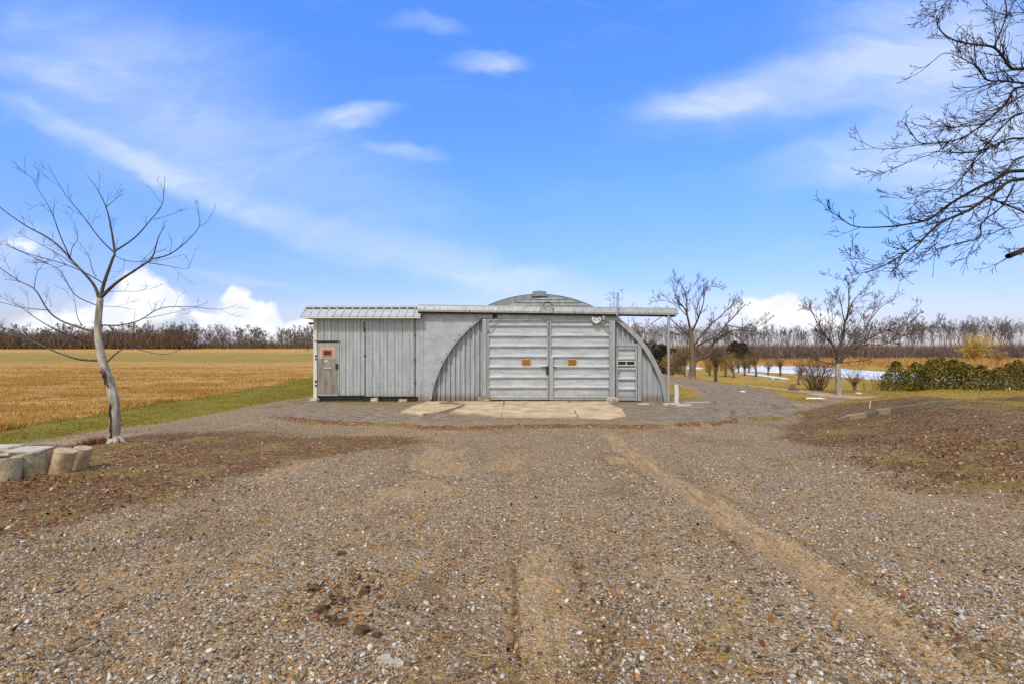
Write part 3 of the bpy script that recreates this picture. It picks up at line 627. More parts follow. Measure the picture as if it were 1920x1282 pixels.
mb = MB(); mb.box(PX(608.3), PX(610.5), WY - .01, WY - .0055, PZ(678), PZ(674)); mb.box(PX(611.8), PX(614.2), WY - .01, WY - .0055, PZ(678), PZ(674)); P_(mb, 'white_marks', M_white, parent=LD)
mb = MB(); mb.tube([(PX(607), WY - .01, PZ(688.5)), (PX(607.3), WY - .06, PZ(689)), (PX(622), WY - .06, PZ(689.5)), (PX(622.4), WY - .01, PZ(689))], [.014] * 4, 8); P_(mb, 'pull_handle', M_white, parent=LD)
P_(MB().box(PX(630), PX(634.8), WY - .06, WY - .037, PZ(691), PZ(681.5)), 'door_latch', M_iron, parent=LD)
mb = MB(); mb.box(dx0 + .01, dx1, WY - .012, WY + .03, dzb - .07, dzb - .005); P_(mb, 'door_sill', M_trim)
# footing stones of the lean-to
chunk('footing_stone', PX(592), 18.42, .03, .3, .25, .16, M_conc, 8, hut); chunk('footing_stone', PX(703), 18.45, .02, .26, .2, .2, M_conc, 9, hut); chunk('footing_stone', PX(756), 18.45, .0, .3, .2, .16, simple('reddish_stone', (.35, .19, .13), (.45, .32, .24), 10), 10, hut)
# lean-to roof: steep ribbed strip, ridge flashing, shallow back slope
e_y, e_z, r_y, r_z = 18.1, PZ(593.5, 18.1), 18.57, PZ(577.5, 18.57)
rx0, rx1 = PX(562.5, 18.1), PX(788, 18.1)
mb = MB(); nr = 15; per = (rx1 - rx0) / nr; xs = []
for i in range(nr): b = rx0 + i * per; xs += [(b, 0), (b + per * .06, .03), (b + per * .16, .03), (b + per * .22, 0)]
xs.append((rx1, 0)); vs = []; fs = []
for x, o in xs: vs += [(x, e_y - o * .7, e_z + o * .7), (x, r_y - o * .7, r_z + o * .7), (x, 26, r_z - .5 + o)]
for i in range(len(xs) - 1): fs += [(3 * i, 3 * i + 3, 3 * i + 4, 3 * i + 1), (3 * i + 1, 3 * i + 4, 3 * i + 5, 3 * i + 2)]
mb.add(vs, fs); RF = P_(mb, 'lean_to_roof', M_roof)
mb = MB(); mb.xprism([(r_y - .06, r_z - .0), (r_y - .06, r_z + .04), (r_y + .02, r_z + .105), (r_y + .3, r_z + .08), (r_y + .3, r_z + .02)], rx0 + .02, PX(786, 18.5)); P_(mb, 'ridge_flashing', M_roof, parent=RF)
mb = MB()
for i in range(nr): b = rx0 + i * per + per * .27; mb.box(b, b + per * .7, r_y - .075, r_y - .058, r_z - .055, r_z - .0); P_(mb, 'closure_gap', M_iron, parent=RF); mb = MB()
mb = MB(); mb.xprism([(e_y + .01, e_z - .07), (e_y + .01, e_z - .006), (e_y + .04, e_z - .006), (e_y + .04, e_z - .07)], rx0, rx1); mb.xprism([(e_y + .041, e_z - .05), (e_y + .041, e_z - .03), (18.6, e_z - .03), (18.6, e_z - .05)], rx0 + .02, rx1 - .02); P_(mb, 'eave_board', M_white, parent=RF)
mb = MB(); mb.prism([(rx0, e_z - .06), (rx0 + .03, e_z - .06), (rx0 + .03, e_z - .0), (rx0, e_z)], 18.14, 25.9); P_(mb, 'rake_trim', M_white, parent=RF)
mb = MB(); mb.box(PX(578), PX(590), 18.55, 18.66, PZ(608.5), PZ(605)); P_(mb, 'bracket', M_iron)
mb = MB(); mb.box(lw0 - .01, lw0 + .03, WY + .11, 26, BZ, 3.1); mb.box(lw0, -2.9, 25.9, 26, BZ, 3.0); P_(mb, 'lean_to_side_wall', M_wall)

# ------------------------------------------------------------------ concrete apron
def slabpoly(pts): return [((px - 960) / F * (CH * F / (py - HY)), CH * F / (py - HY)) for px, py in pts]
m, h = mat('apron_concrete'); nz = h.noise(h.co, 1.6, 8, .68).outputs[0]; n2 = h.noise(h.co, 40, 4, .7).outputs[0]; n5 = h.noise(h.mapv(h.co, (1, 1, 1)), .9, 5, .6, ).outputs[0]
c = h.mix(h.ss(nz, .32, .68), (.34, .26, .16), (.55, .43, .285)); c = h.mix(h.m('MULTIPLY', h.ss(n2, .55, .7), .25), c, (.25, .18, .12)); c = h.mix(h.m('MULTIPLY', h.ss(n5, .56, .7), .55), c, (.24, .2, .13))
vo = h.n('ShaderNodeTexVoronoi', {'Vector': h.n('ShaderNodeVectorMath', {0: h.co, 1: h.n('ShaderNodeVectorMath', {0: h.noise(h.co, 2.5, 4).outputs['Color'], 1: (.6, .6, 0)}, operation='MULTIPLY').outputs[0]}, operation='ADD').outputs[0], 'Scale': .75}, feature='DISTANCE_TO_EDGE').outputs[0]
xx = h.n('ShaderNodeSeparateXYZ', {0: h.co}).outputs[0]
crk = h.m('MULTIPLY', h.ss(vo, .012, .004), h.ss(xx, -1.6, -2.4)); c = h.mix(crk, c, (.05, .035, .02))
setc(h, c, .9, n2, .4, .006); M_apron = m
def slab(name, pts, zt=.035):
    # irregular edge
    out = []; r = random.Random(len(out) + int(pts[0][0] * 10))
    for i, p in enumerate(pts):
        q = pts[(i + 1) % len(pts)]; L = math.hypot(q[0] - p[0], q[1] - p[1]); n = max(1, int(L / .22))
        for k in range(n):
            t = k / n; w = .035 if 0 < k else 0
            out.append((p[0] + (q[0] - p[0]) * t + r.uniform(-w, w), p[1] + (q[1] - p[1]) * t + r.uniform(-w, w)))
    mb = MB(); n = len(out)
    mb.add([(x, y, -.12) for x, y in out] + [(x, y, zt) for x, y in out], [tuple(range(n, 2 * n)), tuple(reversed(range(n)))] + [(i, (i + 1) % n, (i + 1) % n + n, i + n) for i in range(n)])
    return mb.build(name, M_apron, kind='structure')
slab('concrete_apron', [(-3.55, 15.35), (-2.75, 14.75), (-2.2, 15.55), (-1.75, 16.9), (-2.6, 17.6), (-2.35, 18.15), (-3.2, 18.2), (-3.45, 16.7)], .02)
slab('concrete_apron', [(-1.95, 15.3), (-.31, 14.42), (-.31, 18.2), (-2.2, 18.2), (-1.55, 17.3)], .022)
slab('concrete_apron', [(-.285, 14.4), (1.92, 14.15), (2.13, 18.2), (-.285, 18.2)], .03)
slab('concrete_apron', [(1.945, 14.13), (2.8, 13.85), (3.4, 14.3), (3.62, 16.0), (3.5, 17.3), (3.62, 18.2), (2.155, 18.2)], .026)

# ------------------------------------------------------------------ things beside the hut
o = MB(); x, y = PX(1268.5, 18), 18.0; o.tube([(x, y, -.1), (x + .005, y, .3), (x - .01, y, .66)], [.085, .083, .08], 14)
o.build('bollard', M_white, label='short white painted pipe post standing right of the hut', cat='post')
for i, (px, py, sx, sz, sd_, lb) in enumerate([(1262, 757, .6, .12, 21, 'pale flat rubble piece at the foot of the white post'), (1282, 758.5, .5, .1, 22, 'pale rubble lump just right of the white post base'), (1207, 756, .42, .06, 24, 'thin flat stone lying before the right end of the hut')]):
    dd = CH * F / (py - HY); chunk('rubble', (px - 960) / F * dd, dd, H((px - 960) / F * dd, dd) + .0, sx, .4, sz, M_conc, sd_, label=lb, cat='rubble')

# ------------------------------------------------------------------ traced and grown trees
def bark(name, c1, c2, sc=10, st=(1, 1, .25)): return simple(name, c1, c2, sc, .9, st, bs=.5, bd=.01)
M_pale = bark('pale_young_bark', (.16, .135, .105), (.5, .46, .4), 11)
M_twig = bark('twig_bark', (.14, .11, .095), (.26, .22, .19), 20)
M_darkbark = bark('dark_bark', (.014, .011, .011), (.045, .035, .032), 12)
M_grey = bark('grey_bark', (.17, .14, .115), (.36, .31, .265), 9)
M_brown = bark('brown_bark', (.1, .07, .045), (.2, .15, .105), 9)
def rnd_dir(rg): 
    v = Vector((rg.gauss(0, 1), rg.gauss(0, 1), rg.gauss(0, 1))); return v.normalized()
def twig(mb, p, dr, L, r, lev, rg, up=.15, den=1.0, ns=4, bend=.25, rmin=.002, zmin=None):
    n = max(3, int(3 + L * 2.5)) if L < 2 else 6
    pts = [p.copy()]; d = dr.normalized(); rad = [r]
    for i in range(n):
        d = (d + rnd_dir(rg) * bend * .55 + Vector((0, 0, up * .35))).normalized(); q = pts[-1] + d * (L / n)
        pts.append(q); rad.append(max(r * (1 - .8 * (i + 1) / n), rmin))
    mb.tube(pts, rad, ns, cap=False)
    if lev > 0:
        k = max(2, int(rg.uniform(3, 5.5) * den))
        for i in range(k):
            t = rg.uniform(.2, .98); j = min(int(t * n), n - 1); q = pts[j].lerp(pts[j + 1], t * n - j)
            ax = (pts[j + 1] - pts[j]).normalized(); s_ = rnd_dir(rg); s_ = (s_ - ax * s_.dot(ax)).normalized()
            nd = (ax * rg.uniform(.5, 1.0) + s_ * rg.uniform(.45, .9)).normalized()
            twig(mb, q, nd, L * rg.uniform(.35, .65) * (1.15 - t * .5), max(r * .55 * (1 - .5 * t), rmin), lev - 1, rg, up, den, 3, bend, rmin)
def trace(branches, dist, conv, mbt, mbc, rg, tw=dict(), depth=.45, dmin=None):
    """branches: (points, r0, r1); first is the trunk. Depth is inherited where a branch starts on an earlier one."""
    known = []   # (px, py, y, r)
    k = dist / F
    for bi, br in enumerate(branches):
        pts, r0, r1 = br[:3]; opts = br[3] if len(br) > 3 else {}
        P = [conv(*p) for p in pts]
        # smooth by subdividing (Catmull-Rom)
        Q = []
        for i in range(len(P) - 1):
            a_ = P[max(i - 1, 0)]; b_ = P[i]; c_ = P[i + 1]; d_ = P[min(i + 2, len(P) - 1)]
            seg = 4 if len(P) > 2 else 4
            for s_ in range(seg):
                t = s_ / seg
                Q.append(tuple(.5 * (2 * b_[q] + (c_[q] - a_[q]) * t + (2 * a_[q] - 5 * b_[q] + 4 * c_[q] - d_[q]) * t * t + (-a_[q] + 3 * b_[q] - 3 * c_[q] + d_[q]) * t ** 3) for q in (0, 1)))
        Q.append(P[-1])
        if bi == 0: y0 = dist; sl = 0
        else:
            kk = min(known, key=lambda e_: (e_[0] - Q[0][0]) ** 2 + (e_[1] - Q[0][1]) ** 2); y0 = kk[2]; sl = opts.get('sl', rg.uniform(-depth, depth) * (1 if rg.random() < .5 else 1.3))
            if opts.get('y0'): y0 = opts['y0']
        pt3 = []; L = 0; rad = []; tot = sum(math.dist(Q[i], Q[i + 1]) for i in range(len(Q) - 1)) * k
        for i, q in enumerate(Q):
            if i: L += math.dist(Q[i - 1], q) * k
            y = y0 + sl * L
            j = .012 * (r0 if bi else 0) 
            pt3.append(Vector(((q[0] - 960) / F * y, y, CH - (q[1] - HY) / F * y))); t = L / max(tot, 1e-6)
            rad.append(r0 + (r1 - r0) * t ** .8); known.append((q[0], q[1], y, rad[-1]))
        tgt = mbt if bi == 0 or opts.get('trunk') else mbc
        tgt.tube(pt3, rad, 14 if bi == 0 else (8 if r0 > .02 else 5), cap=(bi == 0))
        if bi and tw:
            nn = int(tot * tw['per'] * opts.get('den', 1)) + 1
            for q in range(nn):
                t = rg.uniform(tw.get('t0', .25), 1); j = min(int(t * (len(pt3) - 1)), len(pt3) - 2)
                ax = (pt3[j + 1] - pt3[j]).normalized(); s_ = rnd_dir(rg); s_.y *= .8; s_ = (s_ - ax * s_.dot(ax)).normalized()
                twig(mbc, pt3[j], (ax * rg.uniform(.5, 1.1) * tw.get('ax', 1) + s_ * rg.uniform(.5, .9)), tw['L'] * rg.uniform(.35, 1.1) * (1 - tw.get('tip', 0) * t), min(rad[j] * .6, tw['r']), tw['lev'], rg, tw.get('up', .2), tw.get('den', 1), 4, tw.get('bend', .25), tw.get('rmin', .002))

def cv1(x, y): return (x * .468, 300 + y * .468)
young = [([(456, 1165), (455, 1120), (461, 1050), (456, 960), (438, 885), (412, 810), (395, 720), (394, 640), (402, 555)], .128, .052),
 ([(402, 560), (415, 500), (450, 400), (459, 370), (446, 280), (425, 190), (385, 110), (340, 55)], .05, .004, {'trunk': 0, 'sl': .1}),
 ([(408, 548), (470, 490), (560, 430), (610, 390), (635, 310), (662, 262)], .048, .006, {'sl': -.25}),
 ([(398, 560), (372, 495), (290, 405), (240, 350), (180, 305), (100, 262), (0, 190), (-60, 130)], .042, .008, {'sl': .15}),
 ([(460, 366), (540, 312), (600, 245), (650, 178), (660, 68)], .026, .003), ([(615, 240), (690, 218), (742, 194)], .008, .003), ([(425, 190), (460, 160), (496, 134)], .012, .003),
 ([(458, 372), (400, 315), (330, 222), (270, 150), (232, 90), (190, 20)], .02, .003), ([(604, 398), (680, 378), (750, 325), (800, 262), (788, 192)], .022, .004), ([(800, 268), (850, 237)], .006, .002),
 ([(590, 412), (670, 424), (750, 436), (763, 408)], .013, .003), ([(462, 385), (500, 402), (560, 408), (650, 400), (736, 380)], .012, .003),
 ([(285, 402), (240, 300), (205, 205), (150, 112), (125, 65)], .018, .003), ([(280, 398), (290, 350), (312, 312), (295, 245)], .012, .003), ([(310, 430), (240, 382), (150, 332), (62, 288)], .014, .003),
 ([(410, 492), (330, 447), (240, 412), (100, 372), (0, 328), (-80, 300)], .016, .004), ([(385, 470), (370, 440), (352, 380), (300, 310)], .012, .003), ([(205, 210), (160, 180), (110, 205)], .007, .002),
 ([(385, 582), (300, 540), (240, 445), (180, 412), (40, 350), (-40, 330)], .014, .004), ([(418, 528), (500, 526), (560, 526), (597, 504)], .01, .003),
 ([(390, 692), (320, 672), (240, 642), (190, 600), (140, 520), (70, 482), (0, 432), (-70, 380)], .03, .007), ([(137, 515), (150, 450), (200, 390)], .01, .003), ([(330, 665), (310, 630), (300, 570), (290, 528)], .011, .003),
 ([(200, 603), (90, 592), (0, 570), (-90, 555)], .012, .004), ([(385, 747), (310, 712), (240, 690), (140, 632), (60, 572)], .027, .004), ([(300, 714), (190, 716), (90, 706), (0, 668), (-80, 640)], .018, .006),
 ([(397, 802), (320, 798), (230, 770), (120, 722), (0, 690), (-80, 660)], .03, .012), ([(405, 662), (480, 662), (560, 642), (640, 596), (740, 588), (880, 598), (957, 578)], .022, .003),
 ([(580, 636), (660, 620), (740, 601), (800, 585)], .01, .003), ([(405, 722), (440, 696), (500, 676), (560, 660)], .016, .003), ([(425, 812), (470, 770), (520, 745), (600, 750), (680, 735)], .024, .004),
 ([(520, 748), (600, 770), (680, 776), (742, 742)], .014, .003), ([(410, 586), (480, 590), (545, 600)], .008, .003), ([(40, 440), (20, 400), (45, 365)], .006, .002), ([(205, 590), (198, 540)], .006, .002), ([(500, 400), (490, 460)], .006, .002)]
rg = random.Random(5)
yt_d = 9.35
young = [(b_[0], b_[1] * (.8 if i == 0 else .7), b_[2] * (1 if i == 0 else .8)) + tuple(b_[3:]) for i, b_ in enumerate(young)]
t = empty('young_bare_tree', (-7.65, yt_d, H(-7.65, yt_d)), 'slender pale leafless tree leaning beside the concrete blocks on the left', 'tree')
mt, mc = MB(), MB(); [mt.tube([(-7.66 + .03 * math.cos(a_), yt_d + .03 * math.sin(a_), H(-7.66, yt_d) + .14), (-7.66 + .12 * math.cos(a_), yt_d + .12 * math.sin(a_), H(-7.66, yt_d) + .03), (-7.66 + .2 * math.cos(a_), yt_d + .2 * math.sin(a_), H(-7.66, yt_d) - .04)], [.05, .04, .012], 8) for a_ in (.3, 1.4, 2.5, 3.5, 4.5, 5.4)]; trace(young, yt_d, cv1, mt, mc, rg, dict(per=2.4, L=.42, r=.005, lev=1, den=.45, up=.35, rmin=.0024, t0=.3, ax=1.2, bend=.13), depth=.5)
tk = mt.build('trunk', M_pale, t, smooth=True); mc.build('crown', bark('young_branch_bark', (.035, .03, .027), (.12, .105, .09), 14), t, smooth=True)
M_scar = bark('rotten_bark', (.03, .02, .014), (.1, .075, .055), 25)
# dark rotten seam on the trunk
mb = MB()
def Pt(zx, zy, dy): px, py = cv1(zx, zy); yy = yt_d + dy; return Vector(((px - 960) / F * yy, yy, CH - (py - HY) / F * yy))
for q in range(14):
    s0 = rg.uniform(965, 1090); mb.tube([Pt(442 + rg.uniform(-2, 7), s0, -.085), Pt(441 + rg.uniform(-3, 7), s0 + 25, -.095), Pt(442 + rg.uniform(-4, 5), s0 + rg.uniform(35, 60), -.085)], [.006, .013, .005], 5)
mb.build('bark_scar', M_scar, t); mb = MB()
for q in range(12):
    s0 = rg.uniform(815, 880); xx = 395 + (s0 - 815) * .38; mb.tube([Pt(xx + rg.uniform(-6, 12), s0, -.08), Pt(xx + 8 + rg.uniform(-10, 10), s0 + 18, -.12), Pt(xx + 14 + rg.uniform(-12, 8), s0 + rg.uniform(25, 40), -.1)], [.006, .012, .005], 5)
mb.build('bark_scar', M_scar, t)

def cv7(x, y): return (1500 + x * .4058, y * .4058)
big = [([(2250, 2700), (2230, 2000), (2200, 1500), (2180, 900), (2160, 300), (2100, -300)], .33, .16),
 ([(2170, 700), (1500, 420), (1250, 330), (1035, 320), (975, 315), (935, 260), (890, 218), (800, 207), (700, 182), (640, 130), (632, 70)], .10, .005, {'sl': -.12}),
 ([(898, 215), (930, 140), (955, 60), (940, -30)], .018, .006), ([(2170, 700), (1400, 430), (1035, 386), (940, 376), (862, 370), (820, 312), (750, 272), (690, 245)], .08, .004, {'sl': -.2}), ([(690, 248), (650, 255), (560, 330), (488, 366)], .009, .003, {'den': .4}),
 ([(862, 370), (815, 300), (798, 150)], .01, .003), ([(2180, 900), (1400, 500), (1035, 402), (950, 482), (850, 572), (760, 632), (680, 656), (560, 662), (520, 622), (483, 568)], .08, .004, {'sl': -.05}),
 ([(600, 661), (450, 686), (350, 686), (285, 655)], .01, .003), ([(700, 640), (640, 700), (520, 742), (440, 776), (370, 800), (292, 780)], .011, .003), ([(2190, 1000), (1500, 700), (1035, 640), (900, 672), (800, 705), (640, 702)], .08, .005, {'sl': -.25}),
 ([(880, 676), (800, 762), (700, 868), (600, 880), (500, 922), (428, 890)], .013, .003), ([(2200, 1200), (1500, 860), (1035, 790), (900, 832), (780, 892), (680, 952), (600, 1012), (500, 1036), (380, 1050), (250, 1046), (180, 1002), (120, 970)], .1, .004, {'sl': -.1, 'den': .8}),
 ([(2200, 1200), (1500, 900), (1035, 828), (900, 892), (780, 972), (650, 1030), (560, 1112), (480, 1172), (400, 1222), (303, 1262)], .095, .004, {'sl': -.3}), ([(850, 910), (950, 945), (1100, 1010)], .02, .008),
 ([(2200, 1500), (1500, 1000), (1250, 1040), (1100, 1120), (1035, 1156), (960, 1185)], .075, .032, {'sl': -.2, 'den': .25}), ([(990, 850), (935, 952), (840, 1032), (828, 1100), (700, 1132), (640, 1152), (600, 1200)], .018, .004), ([(470, 1188), (350, 1226), (245, 1205), (230, 1170)], .007, .002),
 ([(2180, 900), (1300, 520), (1035, 522), (960, 562), (880, 650), (820, 722), (762, 800), (740, 862)], .05, .004, {'sl': -.15}), ([(2160, 500), (1300, 60), (900, -60), (700, -5), (640, 48), (540, 78)], .05, .003, {'sl': -.1}), ([(2160, 400), (1300, 150), (1035, 62), (960, 70), (868, 45)], .05, .003, {'sl': .1}),
 ([(2170, 700), (1300, 320), (1035, 440), (900, 522), (800, 562), (700, 590), (600, 570)], .05, .003, {'sl': -.22}), ([(2190, 1000), (1300, 690), (1035, 722), (962, 782), (900, 900), (850, 1040)], .05, .004, {'sl': -.05}), ([(700, 1030), (640, 1080), (620, 1130), (640, 1170)], .008, .003), ([(740, 0), (780, -30), (900, -80)], .01, .01),
 ([(1500, 1000), (1250, 900), (1035, 1040), (930, 1060), (860, 1100), (800, 1170)], .02, .003, {'sl': -.1})]
rg = random.Random(9)
big = [(b_[0], b_[1] * (1 if i == 0 else .8), b_[2] * 1.4) + tuple(b_[3:]) for i, b_ in enumerate(big)]
bx, by = (2400 - 960) / F * 9.6, 9.6
bt = empty('overhanging_bare_tree', (bx, by, H(bx, by)), 'large dark leafless tree whose twiggy branches reach in from the upper right', 'tree')
mt, mc = MB(), MB(); trace(big, 9.6, cv7, mt, mc, rg, dict(per=4.3, L=.95, tip=.6, r=.011, lev=2, den=.62, up=.15, bend=.26, rmin=.0038, t0=.2, ax=1.7), depth=.25)
mt.build('trunk', M_darkbark, bt, smooth=True); mc.build('crown', M_darkbark, bt)

def cv5(x, y): return (1180 + x * .2184, 500 + y * .2184)
t1 = [([(538, 960), (542, 880), (545, 780), (535, 690), (535, 600), (520, 530)], .5, .26), ([(522, 540), (485, 380), (425, 300), (370, 155)], .17, .03), ([(500, 450), (490, 300), (480, 220), (440, 150)], .1, .03), ([(487, 250), (530, 160)], .06, .02),
 ([(535, 560), (590, 450), (640, 290), (630, 180)], .15, .03), ([(600, 430), (572, 390), (600, 300), (660, 190), (750, 170)], .08, .02), ([(545, 690), (620, 590), (700, 500), (790, 420), (880, 330), (920, 240)], .17, .03),
 ([(560, 700), (650, 640), (750, 600), (830, 500), (900, 430), (1000, 320)], .17, .03), ([(830, 505), (950, 522), (1060, 530), (1180, 480)], .08, .02), ([(548, 830), (600, 790), (690, 750), (725, 650), (800, 595), (900, 545), (1060, 560)], .24, .03),
 ([(600, 795), (690, 765), (790, 760), (900, 800)], .1, .02), ([(530, 610), (450, 540), (350, 450), (240, 335)], .11, .02), ([(500, 430), (420, 350), (330, 300), (255, 290)], .07, .02), ([(650, 640), (720, 560), (800, 540), (900, 590), (1000, 640)], .07, .02), ([(520, 560), (430, 580), (350, 560), (270, 600)], .07, .02)]
def cv6(x, y): return (1480 + x * .2292, 500 + y * .2292)
t2 = [([(403, 1040), (402, 960), (397, 880), (396, 790)], .24, .18), ([(396, 800), (392, 700), (432, 600), (452, 480), (485, 340), (480, 150), (450, 110)], .13, .012, ), ([(484, 152), (542, 92)], .03, .01), ([(450, 455), (420, 300), (388, 195)], .045, .01),
 ([(480, 385), (530, 272), (600, 202), (672, 120)], .045, .01), ([(398, 780), (360, 650), (290, 560), (212, 430), (160, 300)], .09, .012), ([(250, 500), (228, 420), (135, 325)], .035, .01), ([(378, 700), (350, 520), (352, 400), (345, 340)], .04, .01),
 ([(402, 780), (480, 680), (570, 580), (640, 480), (690, 350), (700, 240)], .09, .012), ([(650, 455), (750, 330), (860, 260), (912, 90)], .04, .006), ([(405, 785), (520, 680), (650, 590), (800, 520), (950, 480), (1045, 400)], .085, .01), ([(800, 523), (960, 560), (1120, 500), (1185, 485)], .04, .008),
 ([(394, 790), (280, 780), (180, 730), (78, 680)], .06, .012), ([(385, 760), (330, 720), (250, 700)], .05, .02), ([(405, 785), (550, 772), (650, 762), (705, 712)], .05, .01), ([(420, 750), (600, 640), (750, 640), (880, 590), (1005, 540)], .055, .01), ([(400, 745), (500, 600), (590, 420), (620, 360)], .05, .01), ([(560, 590), (700, 560), (820, 620), (930, 620)], .03, .01)]
for nm, br, dist, cvv, lb, seed, sc, tsc in (('maple_tree', t1, 36.0, cv5, 'broad leafless tree with a low thick side limb right behind the hut', 3, 1.0, .55), ('lawn_tree', t2, 20.7, cv6, 'leafless tree with pale straight trunk beside the many-stemmed shrub', 4, .58, .55)):
    rg = random.Random(seed); px, py = cvv(*br[0][0][0]); x = (px - 960) / F * dist
    t = empty(nm, (x, dist, H(x, dist)), lb, 'tree'); mt, mc = MB(), MB()
    br = [(b_[0], b_[1] * tsc, max(b_[2] * tsc, .008)) + tuple(b_[3:]) for b_ in br]; trace(br, dist, cvv, mt, mc, rg, dict(per=2.9 / sc, L=1.25 * sc, r=.03 * sc, lev=2, den=.9, up=.3, bend=.2, ax=1.5, rmin=.007 * sc + .002, t0=.2), depth=.5)
    mt.tube([(x, dist, H(x, dist) - .2), (x, dist, CH - (py - HY) / F * dist + .05)], [br[0][1] * 1.15, br[0][1]], 12)
    mt.build('trunk', M_grey if nm == 'lawn_tree' else M_brown, t, smooth=True); mc.build('crown', bark(nm + '_branch_bark', (.05, .036, .028), (.13, .1, .08), 9), t)
# thin tree behind the hut (its top shows over the rail)
def grown(name, H_, r, seed, spread=.6, forks=5, lev=3, up=.25, t0=.25, m1=M_brown, m2=M_twig, rmin=.01, den=1.0, one=False, **kw):
    rg = random.Random(seed); mt, mc = MB(), MB(); pts = [Vector((0, 0, -.2))]; rad = [r * 1.2]; n = 7
    for i in range(n): q = pts[-1] + Vector((rg.uniform(-.035, .035) * H_, rg.uniform(-.035, .035) * H_, H_ * .75 / n)); pts.append(q); rad.append(r * (1 - .75 * (i + 1) / n))
    mt.tube(pts, rad, 6 if one else 8)
    for i in range(forks):
        t = t0 + (1 - t0) * (i + rg.random()) / forks; j = min(int(t * n), n - 1); q = pts[j].lerp(pts[j + 1], t * n - j)
        a_ = i * 2.4 + rg.random(); dr = Vector((math.cos(a_) * spread, math.sin(a_) * spread, 1 - spread * .5))
        twig(mc if not one else mt, q, dr, H_ * rg.uniform(.35, .5) * (1.15 - t * .5), rad[j] * .5, lev, rg, up, den, 4, .35, rmin)
    if one: return mt.build(name, m2, smooth=False, **kw)
    root = bpy.data.objects.new(name, None); COL.objects.link(root); tag(root, **kw)
    mt.build('trunk', m1, root, smooth=True); mc.build('crown', m2, root); return root
def place(o, x, y, rz=0, s=1.0, dz=0):
    o.location = (x, y, H(x, y) + dz); o.rotation_euler = (0, 0, rz); o.scale = (s, s, s) if not isinstance(s, tuple) else s
def dup(o, **kw):
    c = o.copy(); COL.objects.link(c)
    for ch in list(o.children):
        k = ch.copy(); COL.objects.link(k); k.parent = c
    return tag(c, **kw)
def AT(px, dist): return (px - 960) / F * dist
o = grown('slim_tree', 6.6, .12, 31, .5, 7, 3, rmin=.009, label='slim leafless tree standing directly behind the right end of the hut', cat='tree'); place(o, AT(1172, 44), 44, 0, 1.05)
o = grown('slim_tree', 6.0, .11, 32, .6, 7, 3, rmin=.009, label='small leafless tree between the hut and the rail support post', cat='tree'); place(o, AT(1212, 50), 50)
# many-stemmed shrub
rg = random.Random(41); mb = MB(); sx, sy = AT(1532, 23.5), 23.5
for i in range(46):
    a_ = rg.uniform(0, 6.28); e_ = rg.uniform(.15, .8); twig(mb, Vector((rg.uniform(-.3, .3), rg.uniform(-.2, .2), -.05)), Vector((math.cos(a_) * e_, math.sin(a_) * e_, 1)), rg.uniform(1.2, 2.0), .022, 2, rg, .1, .8, 4, .25, .005)
o = mb.build('leafless_shrub', bark('shrub_bark', (.1, .06, .04), (.22, .15, .1), 12), label='many-stemmed reddish brown leafless shrub left of the pale-trunked lawn tree', cat='shrub'); place(o, sx, sy)
# pollarded willows
def pollard(seed, h=.7, L=1.0, n=46, m=None):
    rg = random.Random(seed); mb = MB(); pts = [(0, 0, -.15), (rg.uniform(-.05, .05), 0, h * .5), (rg.uniform(-.1, .1), 0, h)]; mb.tube(pts, [.1, .075, .13], 8)
    root = bpy.data.objects.new('pollard_willow', None); COL.objects.link(root); mb.build('trunk', M_brown, root, smooth=True); c = MB()
    for i in range(n):
        a_ = rg.uniform(0, 6.28); e_ = rg.uniform(.05, 1.1); twig(c, Vector((pts[2][0], 0, h - .08)), Vector((math.cos(a_) * e_, math.sin(a_) * e_, 1)), L * rg.uniform(.5, 1.25), .012, 1, rg, .25, .7, 3, .35, .0055)
    c.build('crown', m or M_twoil, root); return root
M_twoil = bark('olive_twigs', (.07, .05, .022), (.17, .12, .05), 9)
pol = [(1283, 36.5, 1.15, 'pollarded willow at the track bend just left of the broad tree'), (1342, 37, 1.25, 'pollarded willow just right of the broad tree, nearest of the willow row'), (1376, 56, 1.15, 'pollarded willow at the near left end of the narrow puddle'), (1396, 60, 1.1, 'small pollarded willow second along the puddle'), (1417, 58, 1.3, 'pollarded willow third along the narrow puddle'),
       (1440, 62, 1.05, 'short pollarded willow between pond and narrow puddle'), (1463, 60, 1.3, 'pollarded willow at the right end of the narrow puddle'), (1498, 46, .95, 'pollarded willow before the pond left of the shrub'), (1602, 33, .9, 'little vase-shaped willow before the pond right of the lawn tree'), (1352, 72, 1.0, 'far pollarded willow behind the broad tree'), (1325, 68, 1.1, 'far pollarded willow seen under the low limb of the broad tree'), (1385, 66, 1.0, 'pollarded willow behind the puddle, slightly left of its middle')]
pr = [pollard(51), pollard(52, .9), pollard(53, .6, 1.2)]; used = set()
for i, (px, dd, s_, lb) in enumerate(pol):
    q = pr[i % 3]; o = q if i % 3 not in used else dup(q); used.add(i % 3)
    tag(o, lb, 'tree', 'pollarded willows by the pond'); place(o, AT(px, dd), dd, i * 1.3, s_ * 1.15)

